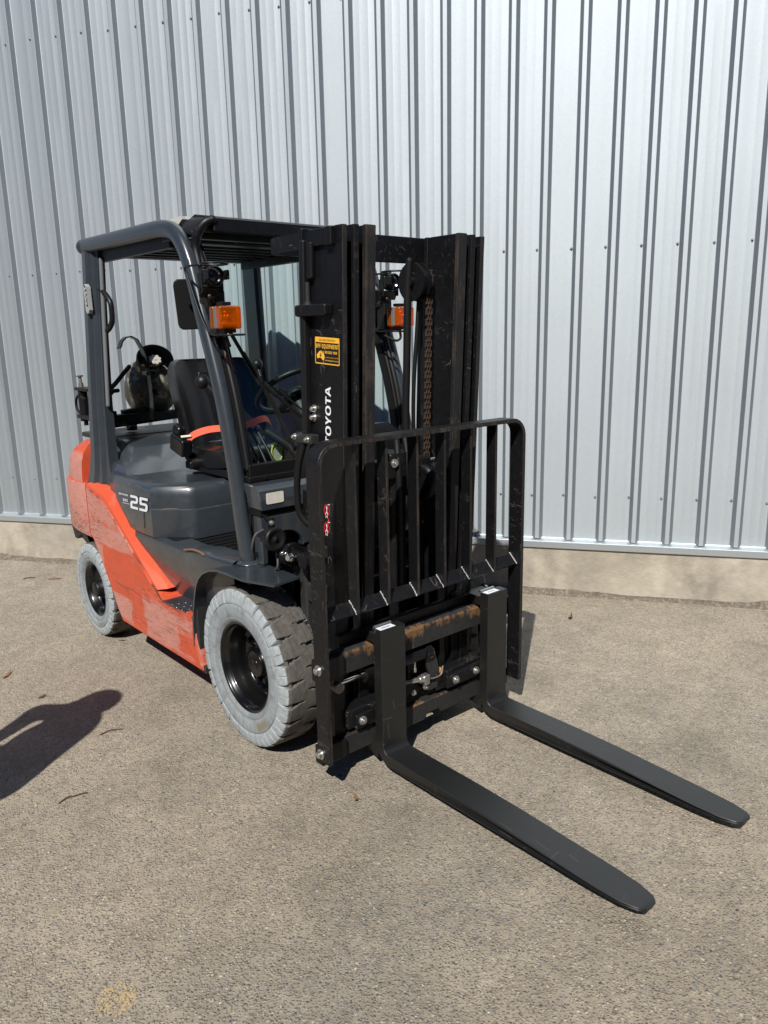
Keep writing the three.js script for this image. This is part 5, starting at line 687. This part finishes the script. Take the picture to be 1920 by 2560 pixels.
{
  const Gc = thing('gas_cylinder', 'grubby white gas cylinder with a round collar strapped behind the seat', 'gas cylinder');
  const q = new THREE.Quaternion().setFromUnitVectors(V(0, 1, 0), V(-0.165, 0.667, 0.72).normalize());
  Gc.position.set(-0.075, 1.345, -1.72); Gc.quaternion.copy(q);
  const tex = dataTex(256, 256, (u, v, o) => { const k = sst(0.30, 0.54, 0.6 * nA(u, v) + 0.4 * nB(u, v)), m = 0.8 + 0.4 * nB(u, v); o[0] = lerp(0.30, 0.06, k) * m; o[1] = lerp(0.285, 0.055, k) * m; o[2] = lerp(0.235, 0.042, k) * m; }, 0.5);
  part('bottle', [lathe([[0, -0.16], [0.06, -0.158], [0.10, -0.145], [0.128, -0.12], [0.142, -0.08], [0.146, -0.03], [0.146, 0.03], [0.140, 0.075], [0.125, 0.108], [0.10, 0.132], [0.06, 0.15], [0.03, 0.156], [0.028, 0.175], [0, 0.176]], 36)], std({ map: tex, roughness: 0.55 }), Gc);
  const arc = []; for (let k = 0; k <= 30; k++) { const a = 0.35 + k / 30 * 4.6; arc.push(a); }
  const ring = (r, y, a) => [Math.sin(a) * r, y, -Math.cos(a) * r]; // a = 0 at the back (top in view)
  const aa = arc.map((a) => a - 2.6);
  part('collar', [loft([aa.map((a) => ring(0.098, 0.13, a)), aa.map((a) => ring(0.100, 0.23, a)), aa.map((a) => ring(0.097, 0.238, a)), aa.map((a) => ring(0.093, 0.23, a)), aa.map((a) => ring(0.093, 0.13, a))], false, 0.6, false)], std({ color: lin(0.035, 0.035, 0.034), roughness: 0.6 }), Gc);
  part('collar_print', [aa.length && loft([[-0.35, -0.2].map((a) => ring(0.0925, 0.16, a)), [-0.35, -0.2].map((a) => ring(0.0925, 0.21, a))], false, 1, false), loft([[0.05, 0.2, 0.35].map((a) => ring(0.0925, 0.16, a)), [0.05, 0.2, 0.35].map((a) => ring(0.0925, 0.175, a))], false, 1, false), loft([[0.05, 0.2, 0.35].map((a) => ring(0.0925, 0.195, a)), [0.05, 0.2, 0.35].map((a) => ring(0.0925, 0.21, a))], false, 1, false)], rubber, Gc);
  part('valve_body', [cyl([0, 0.17, 0], [0, 0.215, 0], 0.016), cyl([-0.07, 0.195, 0.01], [0.02, 0.195, 0], 0.013), cyl([-0.10, 0.195, 0.015], [-0.07, 0.195, 0.01], 0.017, 0.017, 6)], std({ color: lin(0.30, 0.20, 0.07), roughness: 0.4, metalness: 0.8 }), Gc);
  const hw = new THREE.Shape(); for (let k = 0; k <= 48; k++) { const a = k / 48 * 6.2832, r = 0.030 + 0.0035 * Math.cos(a * 8); k ? hw.lineTo(Math.cos(a) * r, Math.sin(a) * r) : hw.moveTo(Math.cos(a) * r, Math.sin(a) * r); }
  part('hand_wheel', [at(new THREE.ExtrudeGeometry(hw, { depth: 0.014, bevelEnabled: true, bevelSize: 0.002, bevelThickness: 0.002, bevelSegments: 1 }), 0, 0.212, 0, -Math.PI / 2), cyl([0, 0.226, 0], [0, 0.232, 0], 0.009)], std({ color: lin(0.36, 0.34, 0.30), roughness: 0.55 }), Gc);
}

// ---------------------------------------------------------------- small litter on the asphalt
{
  const leafM = [std({ color: lin(0.20, 0.10, 0.045), roughness: 0.8 }), std({ color: lin(0.09, 0.045, 0.03), roughness: 0.8 }), std({ color: lin(0.42, 0.33, 0.18), roughness: 0.8 })];
  const leaf = (x, z, len, wid, ang, curl, k, label) => { const rings = [], n = 10; for (let i = 0; i <= n; i++) { const t = i / n, w = wid * Math.sin(Math.PI * Math.pow(t, 0.8)) + 0.0006, px = (t - 0.5) * len, py = 0.003 + curl * (t - 0.5) * (t - 0.5) * 4, b = 0.25 * len * Math.sin(t * 2.6) * 0.4; rings.push([[px, py + 0.0012, b - w], [px, py + w * 0.35, b], [px, py + 0.0012, b + w], [px, py, b]]); } const g = loft(rings, true, 0.8), m = part('leaf', [at(g, x, 0, z, 0, ang, 0)], leafM[k], scene); m.userData.label = label; m.userData.category = 'leaf'; };
  const twig = (pts, r, k, label) => { const m = part('twig', [tube(pts.map(([x, z], i) => [x, r + 0.001 + 0.004 * Math.sin(i * 1.9) ** 2, z]), r, 5)], leafM[k], scene); m.userData.label = label; m.userData.category = 'twig'; };
  leaf(-0.489, 0.604, 0.055, 0.006, 1.2, 0.012, 0, 'narrow curled tan leaf lying by the corner of the load backrest');
  leaf(1.522, 0.053, 0.085, 0.009, 0.5, 0.02, 1, 'curled dark brown leaf lying on the open asphalt near the plinth');
  leaf(-1.116, -1.377, 0.10, 0.007, 0.9, 0.012, 0, 'long brown leaf beside the rear wheel out on the asphalt');
  leaf(-1.059, -1.01, 0.045, 0.009, 0.4, 0.006, 1, 'small dark brown leaf near the bystander shadow');
  leaf(-0.513, -1.412, 0.05, 0.005, 2.4, 0.01, 0, 'thin tan leaf beside the rear tyre under the orange skirt');
  leaf(-0.353, 0.236, 0.03, 0.006, 0.7, 0.005, 1, 'tiny dark leaf in front of the load backrest foot');
  twig([[-1.285, -0.09], [-1.25, -0.10], [-1.231, -0.094], [-1.205, -0.092], [-1.188, -0.081]], 0.0024, 1, 'thin crooked dark twig lying on the near asphalt');
  twig([[-0.99, -0.472], [-0.95, -0.474], [-0.92, -0.466], [-0.905, -0.455]], 0.0022, 1, 'thin curved dark twig at the edge of the bystander shadow');
  twig([[-0.565, -2.98], [-0.539, -2.973], [-0.50, -2.95]], 0.003, 1, 'short dark twig behind the rear wheel near the plinth');
  twig([[-0.44, -2.84], [-0.416, -2.824], [-0.37, -2.80]], 0.003, 0, 'short brown twig by the plinth behind the forklift');
  const R = rng(99), g = [], wg = (u, n) => wallP(u, 0, n); for (let i = 0; i < 420; i++) { const p = wg(lerp(-6, 5, R()), 0.06 + 0.22 * Math.pow(R(), 2.2)), r = 0.002 + 0.005 * R() * R(); g.push(at(new THREE.IcosahedronGeometry(r, 0).scale(1, 0.6, 1), p.x, r * 0.4, p.z, 0, R() * 3, 0)); }
  part('loose_gravel', g, std({ map: dataTex(64, 64, (u, v, o) => { const m = 0.4 + 0.9 * nB(u, v); o[0] = 0.33 * m; o[1] = 0.29 * m; o[2] = 0.23 * m; }, 0.5), roughness: 0.95 }), scene, { kind: 'stuff' });
  const s2 = []; for (let i = 0; i < 190; i++) { const a = R() * 6.28, q = Math.sqrt(R()), x = -1.462 + Math.cos(a) * q * 0.045 + (R() - 0.5) * 0.02, z = 0.868 + Math.sin(a) * q * 0.05, r = 0.0012 + 0.0032 * R(); s2.push(at(new THREE.IcosahedronGeometry(r, 0).scale(1.4, 0.35, 1), x, 0.0012, z, 0, R() * 3, 0)); }
  part('spilled_sand', s2, std({ color: lin(0.40, 0.30, 0.17), roughness: 1 }), scene, { kind: 'stuff' });
}

// ---------------------------------------------------------------- a bystander out of frame, whose shadow falls beside the forklift
{
  const man = thing('person', 'person in dark work clothes holding a phone at chest height in both hands', 'person'); man.position.set(-2.17, 0, 0.13); man.rotation.y = -2.526;
  const bone = (B, skin) => {
    const N = 96, mc = new MarchingCubes(N, std({}), false, false, 400000), S = 1.0; mc.isolation = 0; const sm = (a, b, k) => { const h = clamp(0.5 + 0.5 * (b - a) / k); return lerp(b, a, h) - k * h * (1 - h); };
    for (let z = 0; z < N; z++) for (let y = 0; y < N; y++) for (let x = 0; x < N; x++) { const px = (x / N * 2 - 1) * S, py = (y / N * 2 - 1) * S + 0.9, pz = (z / N * 2 - 1) * S; let d = 9; for (const [a, b, r0, r1, sx = 1] of B) { const ab = [b[0] - a[0], b[1] - a[1], b[2] - a[2]], ap = [px - a[0], py - a[1], pz - a[2]], t = clamp((ap[0] * ab[0] + ap[1] * ab[1] + ap[2] * ab[2]) / (ab[0] ** 2 + ab[1] ** 2 + ab[2] ** 2 + 1e-9)); const q = Math.hypot((ap[0] - ab[0] * t) / sx, ap[1] - ab[1] * t, ap[2] - ab[2] * t) - lerp(r0, r1, t); d = sm(d, q, 0.025); } mc.field[x + y * N + z * N * N] = -d; }
    mc.update(); const n = mc.count, g = new THREE.BufferGeometry(); g.setAttribute('position', new THREE.Float32BufferAttribute(Array.from(mc.positionArray.slice(0, n * 3)), 3)); g.setAttribute('normal', new THREE.Float32BufferAttribute(Array.from(mc.normalArray.slice(0, n * 3)), 3)); g.scale(S, S, S); g.translate(0, 0.9, 0); return flat(g);
  };
  const J = { neck: [0, 1.47, 0], head: [0, 1.62, 0.02] };
  part('body', [bone([[[0, 1.05, 0], [0, 1.38, 0], 0.125, 0.135, 1.25], [[-0.13, 1.39, 0.03], [0.13, 1.39, 0.03], 0.085, 0.085], [[0, 1.4, 0], J.neck, 0.06, 0.055], [J.head, [0, 1.66, 0.01], 0.085, 0.088], [[0, 1.575, 0.045], [0, 1.60, 0.05], 0.05, 0.05], [[0, 1.61, 0.10], [0, 1.635, 0.098], 0.014, 0.012],
    [[0, 0.98, 0], [0, 1.08, 0], 0.13, 0.12, 1.2], [[0, 1.08, 0.04], [0, 1.28, 0.045], 0.12, 0.115, 1.2], [[-0.09, 0.95, 0], [-0.10, 0.5, 0.01], 0.085, 0.06], [[-0.10, 0.5, 0.01], [-0.11, 0.10, -0.02], 0.058, 0.045], [[-0.11, 0.05, -0.04], [-0.125, 0.035, 0.15], 0.045, 0.038], [[0.09, 0.95, 0], [0.10, 0.5, 0.01], 0.085, 0.06], [[0.10, 0.5, 0.01], [0.11, 0.10, -0.02], 0.058, 0.045], [[0.11, 0.05, -0.04], [0.125, 0.035, 0.15], 0.045, 0.038],
[[-0.17, 1.38, 0.02], [-0.19, 1.30, 0.21], 0.062, 0.055], [[-0.19, 1.30, 0.21], [-0.09, 1.10, 0.23], 0.052, 0.036], [[0.17, 1.38, 0.02], [0.19, 1.30, 0.21], 0.062, 0.055], [[0.19, 1.30, 0.21], [0.09, 1.10, 0.23], 0.052, 0.036]])], std({ map: dataTex(64, 64, (u, v, o) => { const m = 0.8 + 0.4 * nB(u, v); o[0] = 0.03 * m; o[1] = 0.035 * m; o[2] = 0.05 * m; }, 0.3), roughness: 0.9 }), man);
  const skin = std({ color: lin(0.42, 0.25, 0.18), roughness: 0.6 });
  part('face', [at(new THREE.SphereGeometry(0.083, 20, 14), 0, 1.625, 0.026).scale(1, 1, 1), at(new THREE.SphereGeometry(0.014, 8, 6), 0, 1.62, 0.112), at(new THREE.SphereGeometry(0.016, 8, 6), -0.086, 1.62, 0.02), at(new THREE.SphereGeometry(0.016, 8, 6), 0.086, 1.62, 0.02)], skin, man);
  part('hair', [at(new THREE.SphereGeometry(0.098, 20, 12, 0, 6.2832, 0, 1.5), 0, 1.645, 0.0, -0.35)], std({ color: lin(0.03, 0.02, 0.015), roughness: 0.8 }), man);
  for (const [x, y, z, s] of [[-0.075, 1.065, 0.24, 1], [0.075, 1.065, 0.24, -1]]) part('hand', [at(rb(0.03, 0.085, 0.07, 0.013, 2), x, y, z), ...[0, 1, 2, 3].map((k) => tube([[x, y - 0.03, z - 0.026 + k * 0.018], [x, y - 0.065, z - 0.026 + k * 0.018], [x + s * 0.012, y - 0.09 - (k === 1 || k === 2 ? 0.008 : 0), z - 0.024 + k * 0.018]], 0.0085, 6)), tube([[x + s * 0.005, y + 0.015, z + 0.03], [x + s * 0.014, y - 0.015, z + 0.052], [x + s * 0.016, y - 0.04, z + 0.056]], 0.0095, 6)], skin, man);
  part('phone', [at(rb(0.15, 0.075, 0.009, 0.004), 0, 1.05, 0.265)], plasticGloss, man);
}
renderer.render(scene, camera);
